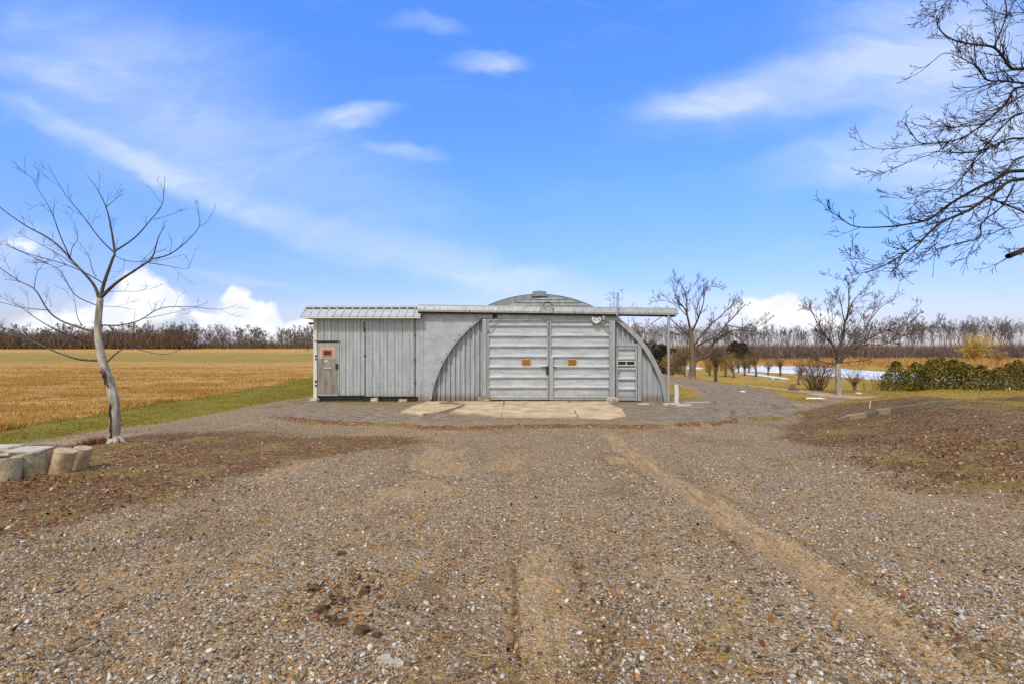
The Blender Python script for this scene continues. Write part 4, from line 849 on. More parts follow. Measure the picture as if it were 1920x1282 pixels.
# ------------------------------------------------------------------ leafy clumps: cedars, evergreens
def clump_crown(pts, size, rsx, flat=.5):
    """one small bent quad per point"""
    n = len(pts); a_ = rsx.uniform(0, 6.28, n); tl = rsx.uniform(-1, 1, n); s_ = size * rsx.uniform(.5, 1.3, n)
    d1 = np.c_[np.cos(a_), np.sin(a_), tl * .9]; d1 /= np.linalg.norm(d1, axis=1)[:, None]; up = rsx.normal(0, 1, (n, 3)); d2 = np.cross(d1, up); d2 /= np.linalg.norm(d2, axis=1)[:, None]
    A = pts - d1 * s_[:, None]; B = pts + d2 * s_[:, None] * flat; C = pts + d1 * s_[:, None]; D = pts - d2 * s_[:, None] * flat
    V = np.stack([A, B, C, D], 1).reshape(-1, 3); Fc = np.arange(4 * n).reshape(-1, 4); return V, Fc
M_cedar = island_ramp('cedar_foliage', [(0, (.025, .022, .006)), (.2, (.06, .06, .01)), (.45, (.13, .125, .018)), (.68, (.24, .2, .03)), (.86, (.36, .25, .05))])
M_spruce = island_ramp('dark_evergreen', [(0, (.02, .02, .01)), (.4, (.04, .038, .018)), (.7, (.07, .055, .025)), (.9, (.11, .08, .04))])
def conifer(name, h, w, n, seed, m, size=.09, tr=.04, pw=.9):
    rsx = np.random.RandomState(seed); t = rsx.rand(n) ** .85; z = .12 * h + t * h * .9; rad = w * .5 * (1 - t ** 1.6) ** pw * (.75 + .45 * vn(rsx.rand(n) * 0 + t * 9, rsx.rand(n), seed % 9))
    lob = rsx.randint(0, 26, n); la = lob * 2.4; lz = (lob % 13) / 13
    a_ = np.where(rsx.rand(n) < .6, la + rsx.normal(0, .25, n), rsx.uniform(0, 6.28, n)); r_ = rad * np.sqrt(rsx.uniform(.1, 1.15, n))
    r_ *= 1 + .25 * np.sin(a_ * 5 + z * 6)
    pts = np.c_[r_ * np.cos(a_), r_ * np.sin(a_), z - r_ * .1]
    V, Fc = clump_crown(pts, size, rsx); root = bpy.data.objects.new(name, None); COL.objects.link(root)
    mb = MB(); mb.tube([(0, 0, -.2), (.02, 0, h * .5), (0, .02, h * .95)], [tr, tr * .7, .01], 6); 
    rg = random.Random(seed)
    for k in range(14): z0 = rg.uniform(.08, .8) * h; a2 = rg.uniform(0, 6.28); L = w * .45 * (1 - z0 / h); mb.tube([(0, 0, z0), (math.cos(a2) * L, math.sin(a2) * L, z0 + .1 * L)], [tr * .3, .004], 4)
    mb.build('trunk', M_brown, root); c = obj_np('crown', V, Fc, m, root); return root
ced = [conifer('cedar_tree', 2.2, 1.8, 2000, 60 + i, M_cedar, .065, .035, .5) for i in range(3)]
used = set(); cl = 0
names = ['leftmost', 'second', 'third', 'fourth', 'fifth', 'sixth', 'seventh', 'eighth', 'ninth', 'tenth', 'eleventh', 'twelfth', 'thirteenth', 'fourteenth', 'fifteenth', 'sixteenth', 'seventeenth', 'eighteenth']
rg = random.Random(77)
for i in range(18):
    px = 1662 + i * 17.5 + rg.uniform(-4, 4); dd = 29.5 + rg.uniform(-1.2, 1.2); s_ = rg.uniform(.72, .98) * (.85 if i == 0 else 1)
    q = ced[i % 3]; o = q if i % 3 not in used else dup(q); used.add(i % 3)
    tag(o, 'olive green cedar, %s from the left in the hedge row beyond the lawn' % names[i], 'tree', 'cedars in the hedge row'); place(o, AT(px, dd), dd, rg.uniform(0, 6), (s_, s_, s_ * rg.uniform(.8, 1.15)), 0)
# slim dry saplings at the left end of the hedge
for i, (px, lb) in enumerate(((1622, 'sparse dry sapling in the gap left of the hedge row'), (1634, 'sparse dry sapling nearer the hedge row end'), (1646, 'thin dry sapling touching the first hedge cedar'))):
    o = grown('dry_sapling', 1.6, .02, 80 + i, .4, 8, 1, rmin=.005, den=.8, m2=M_twoil, t0=.1, label=lb, cat='sapling'); place(o, AT(px, 29), 29)
spr = [conifer('dark_evergreen_tree', 4.4, 3.6, 1900, 70 + i, M_spruce, .16, .12, .5) for i in range(2)]
sl = [(1204, 61, 1.0, 'dark evergreen just right of the hut arch'), (1222, 63, 1.05, 'second dark evergreen right of the hut'), (1240, 60, .98, 'dark evergreen just left of the rail support post'), (1262, 64, .9, 'dark evergreen right of the rail support post'), (1186, 62, 1.1, 'dark evergreen half hidden by the hut arch'), (1378, 96, 1.2, 'dark evergreen in the distance right of the broad tree'), (1392, 102, 1.15, 'farther dark evergreen beside another in the distance')]
used = set()
for i, (px, dd, s_, lb) in enumerate(sl):
    q = spr[i % 2]; o = q if i % 2 not in used else dup(q); used.add(i % 2); tag(o, lb, 'tree', 'dark evergreens behind the hut'); place(o, AT(px, dd), dd, i * 1.7, (s_, s_, s_ * .95), -.5)
# yellow willow and tan willow shrubs
def wisp(name, w, h, n, seed, m, **kw):
    rg = random.Random(seed); root = bpy.data.objects.new(name, None); COL.objects.link(root); tag(root, **kw); mb = MB(); mb.tube([(0, 0, -.3), (.05, 0, h * .3), (-.1, 0, h * .6)], [.05 * h, .04 * h, .015 * h], 6); mb.build('trunk', M_brown, root); c = MB()
    for i in range(n):
        a_ = rg.uniform(0, 6.28); e_ = rg.uniform(.1, 1.0); p = Vector((rg.uniform(-.1, .1) * w, rg.uniform(-.1, .1) * w, h * rg.uniform(.1, .5)))
        twig(c, p, Vector((math.cos(a_) * e_ * w / h * .8, math.sin(a_) * e_ * w / h * .8, .8)), h * rg.uniform(.3, .6), .012 * h * .5, 2, rg, -.12, .9, 3, .35, .0035 * h)
    c.build('crown', m, root); return root
M_yel = bark('yellow_willow_twigs', (.36, .24, .05), (.55, .38, .1), 6)
M_tan = bark('tan_twigs', (.24, .15, .045), (.4, .27, .09), 6)
M_gbr = bark('grey_brown_twigs', (.14, .095, .06), (.25, .17, .11), 6)
o = wisp('golden_willow', 8.5, 6.2, 110, 91, M_yel, label='golden yellow willow glowing before the far wood on the right', cat='tree'); place(o, AT(1828, 95), 95)
o = wisp('golden_willow', 4, 3.0, 60, 92, M_tan, label='small tan willow right of the golden willow', cat='tree'); place(o, AT(1875, 92), 92)
for i, (px, dd, w, h_, m_, lb) in enumerate(((1272, 45, 2.6, 2.6, M_gbr, 'brown bushy shrub right of the rail support post'), (1258, 47, 2.2, 2.2, M_tan, 'tan shrub behind the rail support post'), (1360, 58, 3.4, 3.2, M_tan, 'tan leafless shrub right behind the broad tree'), (1330, 60, 3, 2.6, M_tan, 'tan leafless shrub behind the trunk of the broad tree'), (1404, 66, 3.2, 2.6, M_gbr, 'brown shrub behind the narrow puddle'))):
    o = wisp('willow_shrub', w, h_, 55, 95 + i, m_, label=lb, cat='shrub'); place(o, AT(px, dd), dd)

# ------------------------------------------------------------------ far woods
rg = random.Random(101)
M_far1 = bark('far_wood_bark', (.075, .058, .042), (.16, .13, .1), 2); M_far2 = bark('far_right_bark', (.085, .074, .074), (.18, .162, .165), 2)
protoL = [grown('field_edge_tree', 11.5, .16, 110 + i, .65, 8, 3, .3, .15, m2=M_far1, rmin=.036, one=True, den=.95) for i in range(4)]
protoR = [grown('far_wood_tree', 12.5, .17, 120 + i, .42, 7, 3, .4, .5, m2=M_far2, rmin=.028, one=True, den=.7) for i in range(5)]
def scatter_trees(protos, spots, lb, grp, cat='tree'):
    used = set()
    for i, (x, y, s_) in enumerate(spots):
        k = rg.randrange(len(protos)); 
        if i < len(protos): k = i
        o = protos[k] if k not in used else protos[k].copy()
        if k in used: COL.objects.link(o)
        used.add(k); tag(o, lb, cat, grp); place(o, x, y, rg.uniform(0, 6.28), (s_, s_, s_ * rg.uniform(.9, 1.1)), -.2)
sp = []
for i in range(210):
    px = rg.uniform(-260, 600); dd = rg.uniform(180, 200); sp.append((AT(px, dd), dd, rg.uniform(.55, .92) * (1.0 if px < 420 else .85)))
for i in range(8): px = 585 + rg.uniform(-60, 0); sp.append((AT(px, 225), 225, .9))
scatter_trees(protoL, sp, 'bare grey tree standing in the treeline along the far edge of the left field', 'trees along the far edge of the left field')
sp = []
for i in range(285):
    px = rg.uniform(1180, 2150); dd = rg.uniform(165, 200) if px > 1640 else rg.uniform(140, 175); sp.append((AT(px, dd), dd, rg.uniform(.85, 1.02) * (.82 if px < 1640 else 1.08)))
scatter_trees(protoR, sp, 'tall straight leafless tree in the grey wood on the right horizon', 'trees of the far wood on the right')
# undergrowth of the woods: masses of fine stems
def thicket(name, x0, x1, y0, y1, hmin, hmax, n, m, seed, wd=.05):
    r = np.random.RandomState(seed); yy = r.uniform(y0, y1, n); px = r.uniform(x0, x1, n); xx = (px - 960) / F * yy; zz = hz(xx, yy)
    hh = r.uniform(hmin, hmax, n) * (.55 + .7 * fbm(xx, yy, .06, 3, seed % 7)); a_ = r.uniform(0, 6.28, n); ln = r.normal(0, .28, (n, 2)) * hh[:, None]; w = wd * r.uniform(.5, 1.4, n)
    z0 = zz + hh * r.uniform(0, .55, n); dx, dy = np.cos(a_) * w, np.sin(a_) * w * .5
    V = np.stack([np.c_[xx - dx, yy - dy, z0 - .2], np.c_[xx + dx, yy + dy, z0 - .2], np.c_[xx + ln[:, 0], yy + ln[:, 1], zz + hh]], 1).reshape(-1, 3)
    return obj_np(name, V, np.arange(3 * n).reshape(-1, 3), m, kind='stuff')
Mt1 = island_ramp('thicket_brown', [(0, (.07, .045, .03)), (.3, (.12, .08, .052)), (.6, (.17, .118, .08)), (.85, (.24, .17, .12))])
Mt2 = island_ramp('thicket_grey', [(0, (.08, .06, .055)), (.4, (.13, .1, .09)), (.7, (.18, .135, .115)), (.9, (.24, .18, .14))])
Mt3 = island_ramp('dry_reeds', [(0, (.3, .15, .04)), (.3, (.42, .23, .07)), (.6, (.52, .3, .09)), (.85, (.6, .42, .18))])
thicket('thicket', -280, 360, 176, 196, 3.0, 8.6, 24000, Mt1, 201, .1); thicket('thicket', 330, 600, 190, 215, 1.0, 4.2, 5000, Mt1, 202, .08)
thicket('thicket', 1170, 2150, 122, 160, 1.8, 5.2, 30000, Mt2, 203, .075); thicket('dry_reeds', 1330, 2100, 84, 118, .5, 1.5, 22000, Mt3, 204, .05)
thicket('dry_reeds', 1265, 1330, 34.5, 40, .1, .4, 1800, island_ramp('pink_dry_weeds', [(0, (.35, .2, .12)), (.5, (.5, .34, .24)), (.8, (.6, .45, .35))]), 205, .02)
o = wisp('hedge_bush', 5, 3, 50, 210, M_gbr, label='dark low bush at the field edge just left of the lean-to', cat='bush'); place(o, AT(578, 150), 150)

# ------------------------------------------------------------------ ponds
m, h = mat('pond_pale'); nz = h.noise(h.mapv(h.co, (.2, 1, 1)), .8, 5, .6).outputs[0]; setc(h, h.mix(h.ss(nz, .35, .65), (.62, .66, .7), (.85, .87, .9)), .25); h.b.inputs['Specular IOR Level'].default_value = .5; M_pond = m  # pond surface mottled between two whitish tones
def pond(name, poly, z, seed):
    r = random.Random(seed); out = []
    for i, p in enumerate(poly):
        q = poly[(i + 1) % len(poly)]; n = 8
        for k in range(n): t = k / n; out.append((p[0] + (q[0] - p[0]) * t + r.uniform(-.35, .35), p[1] + (q[1] - p[1]) * t + r.uniform(-.5, .5)))
    cx = sum(p[0] for p in out) / len(out); cy = sum(p[1] for p in out) / len(out)
    mb = MB(); n = len(out); mb.add([(x, y, z) for x, y in out] + [(cx + (x - cx) * 1.01, cy + (y - cy) * 1.01, z - .25) for x, y in out], [tuple(range(n))] + [(i, i + n, (i + 1) % n + n, (i + 1) % n) for i in range(n)])
    return mb.build(name, M_pond, kind='structure')
pond('pond', [(33.5, 72.6), (38, 64), (39.7, 56), (40, 48), (52, 45), (52, 54), (52, 67), (53, 90), (45, 100)], -1.52, 1)
pond('puddle', [(31.6, 70), (33.4, 72), (31.3, 55.5), (30.2, 53.5), (29.2, 54.5)], -1.535, 2)
pond('puddle', [(28.0, 84), (32, 84), (31, 78), (28, 78)], -1.53, 3)
sn = simple('snow_patch', (.6, .62, .64), (.8, .82, .84), 5, .6)
for px, py, w, l_, lb in ((1528, 745.5, .65, .05, 'thin white snow remnant beside the pale path'), (1392, 733, .14, .1, 'tiny snow speck on the grass strip by the track'), (1610, 737.5, .2, .05, 'small snow remnant right of the lawn tree')):
    dd = 19.4 if py > 740 else (22 if py < 735 else 21.5); x = AT(px, dd); chunk('snow_patch', x, dd, H(x, dd) + .01, w, l_ + .2, .05, sn, int(px), label=lb, cat='snow')

# ------------------------------------------------------------------ concrete blocks on the left
def cyl_block(name, base, top, r, lb, m, seed, n=30):
    rg = random.Random(seed); mb = MB(); b, t = Vector(base), Vector(top); ax = (t - b).normalized(); pts = []; rad = []
    for i, (f, q) in enumerate(((0, .9), (.1, .92), (.3, .94), (.5, .96), (.75, .98), (.98, 1.0), (1.0, .97))): pts.append(b.lerp(t, f)); rad.append(r * q * rg.uniform(.995, 1.005))
    mb.tube(pts, rad, n)
    mb.v = [(x + rg.uniform(-.0015, .0015), y + rg.uniform(-.0015, .0015), z + rg.uniform(-.003, .003)) for x, y, z in mb.v]
    return mb.build(name, m, label=lb, cat='concrete block', group='concrete blocks by the young tree')
def blockmat(name, c1, c2, c3):
    m, h = mat(name); nz = h.noise(h.co, 9, 6, .7).outputs[0]; n2 = h.noise(h.co, 55, 5, .75).outputs[0]; n3 = h.noise(h.mapv(h.co, (1, 1, .5)), 6, 5, .7).outputs[0]
    c = h.mix(h.ss(nz, .35, .65), c1, c2); c = h.mix(h.m('MULTIPLY', h.ss(n3, .5, .7), .6), c, c3); c = h.mix(h.m('MULTIPLY', h.ss(n2, .58, .72), .5), c, (.12, .1, .07)); setc(h, c, .9, n2, .35, .004); return m
BG = blockmat('greenish_concrete', (.19, .18, .11), (.4, .37, .27), (.36, .24, .13)); BW = blockmat('warm_concrete', (.3, .21, .12), (.5, .4, .27), (.36, .22, .09)); BP = blockmat('pale_concrete', (.36, .33, .27), (.5, .47, .4), (.45, .4, .32))
def L3(px, py, dd): return ((px - 960) / F * dd, dd, CH - (py - HY) / F * dd)
def blk(cx, yb, yt, lean, wpx, dd, lb, m, seed, back=0.0):
    b = L3(cx, yb, dd); t = L3(cx + lean, yt, dd + back); cyl_block('concrete_block', (b[0], b[1], b[2] - .05), t, wpx / 2 / F * dd, lb, m, seed)
blk(14, 900, 858, 2, 40, 6.7, 'upright squat concrete cylinder cut by the left edge of the photo', BG, 1, .04)
blk(61, 892, 849, -9, 47, 7.0, 'greenish concrete cylinder leaning left under the pale slab', BG, 2, .0)
blk(110, 886, 843, 14, 34, 7.15, 'brownish concrete cylinder leaning right, third from left', BW, 3, .0)
blk(146, 877, 838, 10, 28, 7.5, 'yellowish concrete cylinder leaning right at the right end of the row', BW, 4, .0)
sl = chunk('concrete_slab', L3(38, 846, 7.1)[0], 7.25, L3(38, 846, 7.1)[2] + .0, .44, .34, .045, BP, 12, rough=.05, label='pale flat slab lying on the greenish leaning cylinder', cat='slab'); 
chunk('concrete_slab', L3(10, 836, 8.2)[0] - .1, 8.2, L3(20, 842, 8.2)[2], .62, .3, .14, BP, 13, rough=.08, label='long pale slab behind the concrete cylinders', cat='slab')
chunk('stone_slab', L3(90, 852, 7.7)[0], 7.75, L3(90, 855, 7.7)[2], .8, .2, .34, blockmat('dark_stone', (.07, .05, .035), (.15, .11, .08), (.3, .2, .1)), 14, rough=.1, label='dark stone plank wedged behind the two middle cylinders', cat='slab')
# ------------------------------------------------------------------ timber edging and small things on the bank
M_timb = simple('weathered_timber', (.11, .085, .055), (.24, .19, .12), 12, .95, (.4, 3, 3), bs=.6, bd=.01)
M_timb2 = simple('pale_board', (.26, .2, .13), (.38, .3, .2), 12, .95, (.4, 3, 3))
def timber(x0, y0, x1, y1, w, hgt, lb, lift=.0, m=M_timb, dz=None):
    mb = MB(); n = 10; vs = []; r = random.Random(int(x0 * 100)); dx, dy = x1 - x0, y1 - y0; L = math.hypot(dx, dy); nx_, ny_ = -dy / L, dx / L
    za, zb = (H(x0, y0), H(x1, y1)) if dz is None else dz
    for i in range(n + 1):
        t = i / n; x, y = x0 + dx * t, y0 + dy * t; z = H(x, y + .2) + lift + r.uniform(-.006, .006)
        for s_, zz in ((-1, -.25), (-1, hgt), (1, hgt), (1, -.25)): vs.append((x + nx_ * w / 2 * s_, y + ny_ * w / 2 * s_, z + zz))
    fs = [(0, 1, 2, 3), tuple(4 * n + k for k in (3, 2, 1, 0))]
    for i in range(n):
        for k in range(4): fs.append((4 * i + k, 4 * i + 4 + k, 4 * i + 4 + (k + 1) % 4, 4 * i + (k + 1) % 4))
    mb.add(vs, fs); return mb.build('edging_timber', m, label=lb, cat='timber', bevel=.008)
timber(8.05, 11.97, 11.35, 12.33, .13, .03, 'long weathered timber half sunk in the brown bank')
timber(8.3, 12.0, 8.75, 12.0, .13, .03, 'pale board offcut before the low end of the timber', m=M_timb2)
timber(9.1, 12.05, 9.4, 12.06, .12, .05, 'small pale board piece leaning before the timber middle', m=M_timb2)
o = MB(); x, y = AT(1641, 12.6), 12.8; z = H(x, y); o.tube([(x, y, z - .05), (x + .01, y, z + .1), (x + .035, y, z + .2)], [.016, .014, .01], 6); o.build('stake', M_white, label='tiny whitish peg standing above the weathered timber', cat='stake')
o = MB(); x, y = AT(1893, 17.5), 17.5; z = H(x, y); o.tube([(x, y, z - .1), (x, y, z + .1), (x, y, z + .16)], [.02, .02, .015], 6); o.build('stake', M_white, label='small white marker stake on the lawn before the hedge row', cat='stake')
rg = random.Random(131)
o = MB(); x, y = AT(1487, 23), 23.0; z = H(x, y); o.tube([(x, y, z - .1), (x, y, z + .12), (x + .02, y, z + .3)], [.26, .15, .1], 10); o.build('tree_stump', M_brown, label='small dark stump on the grass left of the leafless shrub', cat='stump', smooth=True)
# clods and broken lumps on the gravel
M_clod = simple('dark_soil_clod', (.03, .018, .01), (.13, .085, .05), 20, 1, bs=.8, bd=.02)
def onground(px, py):
    dd = 3.0
    for _ in range(30):
        x = (px - 960) / F * dd; dd = .5 * dd + .5 * (CH - H(x, dd)) * F / (py - HY)
    return (px - 960) / F * dd, dd
for px, py, s_, lb, m_ in ((589, 1105, .055, 'black soil clod at the upper left of the leaf patch in the gravel', M_clod), (640, 1038, .045, 'single dark clod lying alone on gravel above the leaf patch', M_clod), (682, 1112, .045, 'dark clod at the upper right of the leaf patch', M_clod), (688, 1102, .03, 'tiny clod touching a larger one at the upper right of the leaf patch', M_clod), (620, 1160, .05, 'brown clod in the middle of the leaf patch', M_clod), (640, 1165, .045, 'right one of the clods in the middle of the leaf patch', M_clod), (602, 1145, .06, 'long flat clod above the middle of the leaf patch', M_clod),
                             (678, 1185, .06, 'dark broken clod low right of the leaf patch', M_clod), (706, 1192, .035, 'small clod right of the broken dark clod', M_clod), (722, 1240, .05, 'left half of the cracked stone near the lower edge', M_conc), (741, 1247, .055, 'right half of the cracked stone near the lower edge', M_conc), (1018, 1203, .0, '', None)):
    if not m_: continue
    x, y = onground(px, py); chunk('soil_clod' if m_ is M_clod else 'cracked_stone', x, y, H(x, y) + s_ * .02, s_ * 1.35, s_ * 1.0, s_ * .75, m_, px, rough=.5, label=lb, cat='clod' if m_ is M_clod else 'stone')

# ------------------------------------------------------------------ scattered ground cover
def scatter_mesh(name, T, Fc, xy, z, s, m, rsx, tilt=.5, kind='stuff', smooth=False):
    n = len(xy); a_ = rsx.uniform(0, 6.28, n); ca, sa_ = np.cos(a_), np.sin(a_); tx, ty = rsx.normal(0, tilt, n), rsx.normal(0, tilt, n)
    Vt = T[rsx.randint(0, len(T), n)] * s[:, None, :] if s.ndim == 2 else T[rsx.randint(0, len(T), n)] * s[:, None, None]
    x = Vt[..., 0] * ca[:, None] - Vt[..., 1] * sa_[:, None]; y = Vt[..., 0] * sa_[:, None] + Vt[..., 1] * ca[:, None]; zz = Vt[..., 2] + x * np.tan(np.clip(tx, -1, 1))[:, None] + y * np.tan(np.clip(ty, -1, 1))[:, None]
    V = np.stack([x + xy[:, 0:1], y + xy[:, 1:2], zz + z[:, None]], -1).reshape(-1, 3); k = T.shape[1]
    Ff = (Fc[None] + (np.arange(n) * k)[:, None, None]).reshape(-1, Fc.shape[1]); return obj_np(name, V, Ff, m, kind=kind, smooth=smooth)
def ico():
    import bmesh
    bm = bmesh.new(); bmesh.ops.create_icosphere(bm, subdivisions=1, radius=1); V = np.array([v_.co[:] for v_ in bm.verts]); Fc = np.array([[v_.index for v_ in f.verts] for f in bm.faces]); bm.free(); return V, Fc
Iv, If = ico()
stT = []
for i in range(12):
    q = Iv * (1 + rs.uniform(-.28, .28, (12, 1))) * rs.uniform([.7, .55, .35], [1.3, 1.0, .65]); stT.append(q)
stT = np.array(stT)
def wedge(n, y0, y1, pw=1.0, xm=1.12):
    """random spots in the visible wedge, thinning with distance"""
    t = rs.rand(n); y = (y0 ** (1 - pw) + t * (y1 ** (1 - pw) - y0 ** (1 - pw))) ** (1 / (1 - pw)) if pw != 1 else y0 * (y1 / y0) ** t
    return np.c_[rs.uniform(-xm, xm, n) * (y + .3), y]
M_stone = island_ramp('gravel_stones', [(0, (.1, .078, .055)), (.16, (.22, .185, .14)), (.36, (.33, .295, .245)), (.54, (.36, .21, .09)), (.66, (.44, .4, .34)), (.84, (.6, .57, .51)), (.94, (.5, .27, .1))], .85)
xy = wedge(330000, 2.0, 13, 1.9); Zs = zones(xy[:, 0], xy[:, 1]); pn = fbm(xy[:, 0], xy[:, 1], .8, 4, 21); pn2 = fbm(xy[:, 0], xy[:, 1], 3, 3, 23)
den = sst((pn * .65 + pn2 * .35 - .34) / .25) * (1 - .85 * Zs['dirt']) * (1 - .8 * Zs['litter']) * (1 - Zs['green']) * (1 - Zs['lawn']) * (1 - Zs['field'])
row = np.maximum(np.exp(-((xy[:, 0] - 1.55) / .3) ** 2), np.exp(-((xy[:, 0] - 3.1) / .5) ** 2)) * .6; den = np.clip(den * (.75 + row) + .05, 0, 1)
xy = xy[rs.rand(len(xy)) < den * .55]; n = len(xy); s_ = (.005 + .011 * rs.rand(n) ** 4.0) * np.where(xy[:, 1] > 6, 1.35, 1)
scatter_mesh('gravel', stT, If, xy, hz(xy[:, 0], xy[:, 1]) + s_ * .15, s_, M_stone, rs, .35)
xy = wedge(9000, 2.0, 11, 1.8); Zs = zones(xy[:, 0], xy[:, 1]); xy = xy[rs.rand(len(xy)) < .12 * (1 - .6 * Zs['dirt']) * (1 - Zs['green']) * (1 - Zs['lawn'])]; n = len(xy); s_ = rs.uniform(.013, .028, n)
scatter_mesh('loose_stones', stT, If, xy, hz(xy[:, 0], xy[:, 1]) + s_ * .1, s_, M_stone, rs, .3)
# leaves
lv = np.array([[[-1, 0, .0], [-.3, .45, .12], [.5, .4, .02], [1, 0, .25], [.4, -.45, .1], [-.4, -.4, .22]], [[-1, 0, .3], [-.3, .35, .0], [.5, .3, .1], [1.1, 0, .1], [.4, -.3, .3], [-.4, -.35, .05]], [[-.9, 0, .1], [-.2, .5, .35], [.6, .2, .05], [.9, 0, .0], [.3, -.5, .25], [-.5, -.3, .0]]])
lf = np.array([[0, 1, 5, 5], [1, 2, 4, 5], [2, 3, 4, 4]]); lf = np.array([[0, 1, 5], [1, 4, 5], [1, 2, 4], [2, 3, 4]])
M_leaf = island_ramp('fallen_leaves', [(0, (.06, .028, .014)), (.25, (.13, .05, .02)), (.5, (.2, .08, .027)), (.7, (.27, .13, .045)), (.84, (.36, .22, .1)), (.95, (.52, .4, .26))])
xy = wedge(150000, 2.6, 17, 1.3); Zs = zones(xy[:, 0], xy[:, 1]); right = xy[:, 0] > 0; pn = fbm(xy[:, 0], xy[:, 1], 1.1, 4, 25)
core = np.exp(-(((xy[:, 0] - 7.4) / 3.2) ** 2 + ((xy[:, 1] - 7.2) / 2.6) ** 2)); den = Zs['litter'] * (1 - .6 * Zs['lawn']) * np.where(right, .07 + .5 * core, .16) * sst((pn - .3) / .3) + .0035
bl = np.exp(-(((xy[:, 0] + 6.4) / .7) ** 2 + ((xy[:, 1] - 6.65) / .28) ** 2)); den = den + bl * .8
pt = np.exp(-(((xy[:, 0] + 1.15) / .22) ** 2 + ((xy[:, 1] - 3.35) / .28) ** 2)); den = den + pt * .28
xy = xy[rs.rand(len(xy)) < den]; n = len(xy); s_ = rs.uniform(.01, .028, n)
scatter_mesh('fallen_leaves', lv, lf, xy, hz(xy[:, 0], xy[:, 1]) + .012, s_, M_leaf, rs, .4)
# dry stalks lying on the gravel and bank
tw = np.array([[[-1, -.012, 0], [0, .08, .02], [0, .105, .02], [1, .0, .0]], [[-1, -.012, .03], [0, -.1, .0], [0, -.07, .02], [1, .0, .06]]]); twf = np.array([[0, 1, 2], [1, 3, 2]])
M_straw = island_ramp('dry_stalks', [(0, (.1, .045, .02)), (.25, (.22, .09, .03)), (.5, (.36, .16, .045)), (.7, (.42, .28, .08)), (.9, (.5, .42, .28))])
xy = wedge(70000, 2.0, 14, 1.7); Zs = zones(xy[:, 0], xy[:, 1]); xy = xy[rs.rand(len(xy)) < .1 + .5 * sst((fbm(xy[:, 0], xy[:, 1], 1.9, 4, 51) - .5) / .15) + .4 * Zs['litter']]; n = len(xy)
scatter_mesh('dry_stalks', tw, twf, xy, hz(xy[:, 0], xy[:, 1]) + .012, rs.uniform(.012, .06, n) * np.where(rs.rand(n) < .04, 2, 1), M_straw, rs, .12)
# moss and small green tufts on the gravel
def bladeT(nb, seed, lean=.5, w=.06):
    r = np.random.RandomState(seed); out = []
    for k in range(6):
        V = []
        for b in range(nb):
            a_ = r.uniform(0, 6.28); l_ = r.uniform(.5, 1.0); o_ = r.normal(0, .12, 2); le = r.uniform(.1, lean) ; dx, dy = math.cos(a_), math.sin(a_)
            V += [[o_[0] - dy * w, o_[1] + dx * w, 0], [o_[0] + dy * w, o_[1] - dx * w, 0], [o_[0] + dx * le, o_[1] + dy * le, l_]]
        out.append(V)
    return np.array(out), np.arange(nb * 3).reshape(-1, 3)
G1, G1f = bladeT(7, 1); 
M_moss2 = island_ramp('gravel_weeds', [(0, (.16, .15, .02)), (.25, (.3, .26, .035)), (.45, (.42, .3, .05)), (.62, (.45, .24, .06)), (.8, (.38, .15, .045)), (.92, (.24, .1, .04))])
xy = wedge(120000, 2.0, 12, 1.6); pn = fbm(xy[:, 0], xy[:, 1], 2.6, 4, 31); Zs = zones(xy[:, 0], xy[:, 1]); xy = xy[(rs.rand(len(xy)) < (.03 + sst((pn - .54) / .14) * .7) * (1 - .3 * Zs['dirt']))]; n = len(xy)
scatter_mesh('gravel_weeds', G1, G1f, xy, hz(xy[:, 0], xy[:, 1]) - .002, rs.uniform(.006, .02, n), M_moss2, rs, .1)
# grasses: green verge, stubble field edge, lawn
M_gr = island_ramp('green_grass', [(0, (.1, .095, .01)), (.25, (.22, .2, .018)), (.5, (.34, .28, .035)), (.75, (.46, .33, .07))])
M_fg = island_ramp('stubble_grass', [(0, (.26, .15, .025)), (.3, (.44, .26, .04)), (.6, (.55, .34, .07)), (.82, (.62, .45, .16)), (.94, (.26, .22, .03))])
M_lg = island_ramp('lawn_grass', [(0, (.17, .14, .018)), (.3, (.33, .25, .035)), (.6, (.47, .32, .06)), (.85, (.52, .36, .11)), (.95, (.2, .18, .025))])
def region(n, x0, x1, y0, y1): return np.c_[rs.uniform(x0, x1, n), rs.uniform(y0, y1, n)]
xy = region(60000, -15, -7.5, 8.5, 34); Zs = zones(xy[:, 0], xy[:, 1]); pn = fbm(xy[:, 0], xy[:, 1], 1.1, 4, 61); xy = xy[rs.rand(len(xy)) < Zs['green'] * (.2 + .8 * sst((pn - .38) / .2))]; n = len(xy)
scatter_mesh('verge_grass', G1, G1f, xy, hz(xy[:, 0], xy[:, 1]), rs.uniform(.015, .06, n), M_gr, rs, .05)
M_fg, h = mat('stubble_grass'); ri = h.n('ShaderNodeNewGeometry').outputs['Random Per Island']
c = h.ramp(ri, [(0, (.28, .15, .03)), (.25, (.48, .27, .055)), (.55, (.58, .36, .09)), (.8, (.66, .46, .19)), (.92, (.3, .25, .035))], 'CONSTANT')
d1 = h.noise(h.mapv(h.co, (.25, 1.1, 1), (0, 0, R(-10))), .7, 5, .7).outputs[0]; d3 = h.noise(h.co, .9, 4, .7).outputs[0]
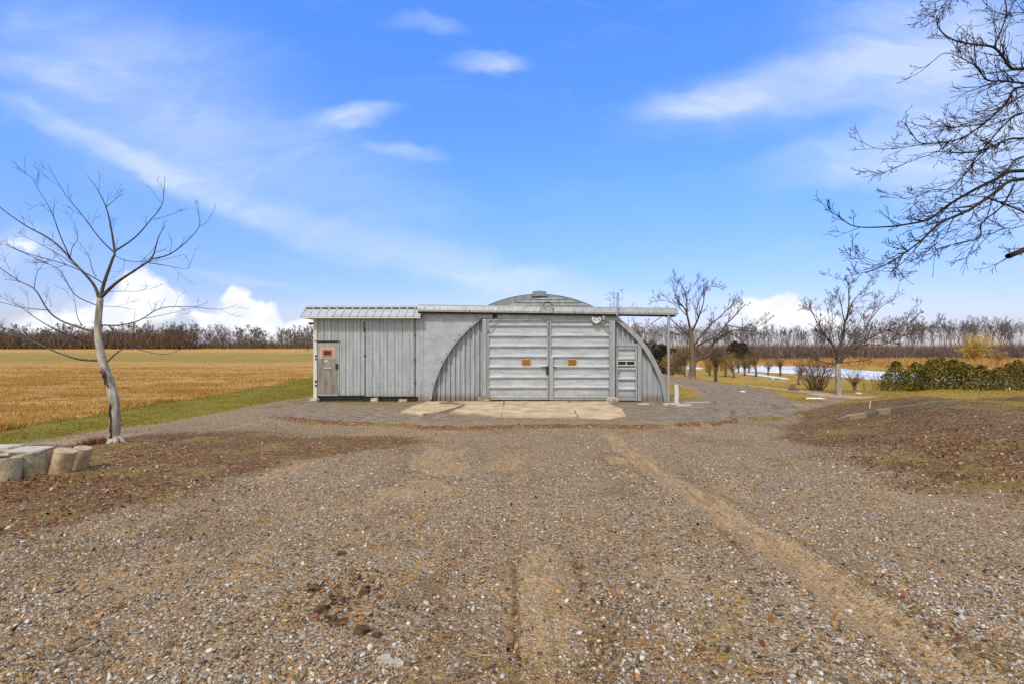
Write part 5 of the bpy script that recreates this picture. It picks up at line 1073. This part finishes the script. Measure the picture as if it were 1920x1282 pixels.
c = h.mix(h.m('MULTIPLY', h.ss(d1, .5, .6), .7), c, (.34, .155, .045)); c = h.mix(h.m('MULTIPLY', h.ss(d1, .44, .34), .65), c, (.6, .44, .23)); c = h.mix(h.m('MULTIPLY', h.ss(d3, .55, .68), .5), c, (.24, .2, .03)); setc(h, c, .85)
G2, G2f = bladeT(8, 2, .8, .03)
y = 9 * (48 / 9) ** rs.rand(110000); x = -11.3 - rs.rand(len(y)) * np.maximum(y * 1.12 - 11, .5) ; xy = np.c_[x, y]; Zs = zones(x, y); pn = fbm(x, y, .5, 4, 41); xy = xy[rs.rand(len(xy)) < Zs['field'] * (.12 + .88 * sst((pn - .38) / .2))]; n = len(xy)
edge = np.clip((xy[:, 0] + 16) / 4, 0, 1); s_ = rs.uniform(.045, .11, n) * (1 + edge * .7) * np.where(xy[:, 1] > 25, 1.3, 1)
cl = fbm(xy[:, 0], xy[:, 1], 1.4, 3, 45); s_ = s_ * (.6 + 1.1 * cl)
scatter_mesh('field_grass', G2, G2f, xy, hz(xy[:, 0], xy[:, 1]), s_, M_fg, rs, .05)
xy = np.r_[region(70000, 6, 22, 5, 20), region(50000, 5, 40, 20, 48)]; Zs = zones(xy[:, 0], xy[:, 1]); xy = xy[rs.rand(len(xy)) < np.maximum(Zs['lawn'], Zs['green']) * (1 - Zs['sand']) * .7]; n = len(xy)
scatter_mesh('lawn_grass', G1, G1f, xy, hz(xy[:, 0], xy[:, 1]), rs.uniform(.02, .05, n) * np.where(xy[:, 1] > 22, 1.8, 1), M_lg, rs, .05)
# weeds along the hut base
y = 18.35 + rs.normal(0, .06, 900); x = rs.uniform(-7.4, 5.8, 900); q = rs.rand(900) < .35 + .5 * (np.abs(x + 5) < 2); xy = np.c_[x, y][q]
scatter_mesh('wall_weeds', G1, G1f, xy, hz(xy[:, 0], xy[:, 1]), rs.uniform(.03, .08, len(xy)), M_moss2, rs, .05)
# reddish dead weeds at the foot of the young tree
xy = np.c_[rs.normal(-8.1, .18, 260), rs.normal(9.55, .12, 260)]
scatter_mesh('dead_weeds', G2, G2f, xy, hz(xy[:, 0], xy[:, 1]), rs.uniform(.06, .22, len(xy)), M_leaf, rs, .05)
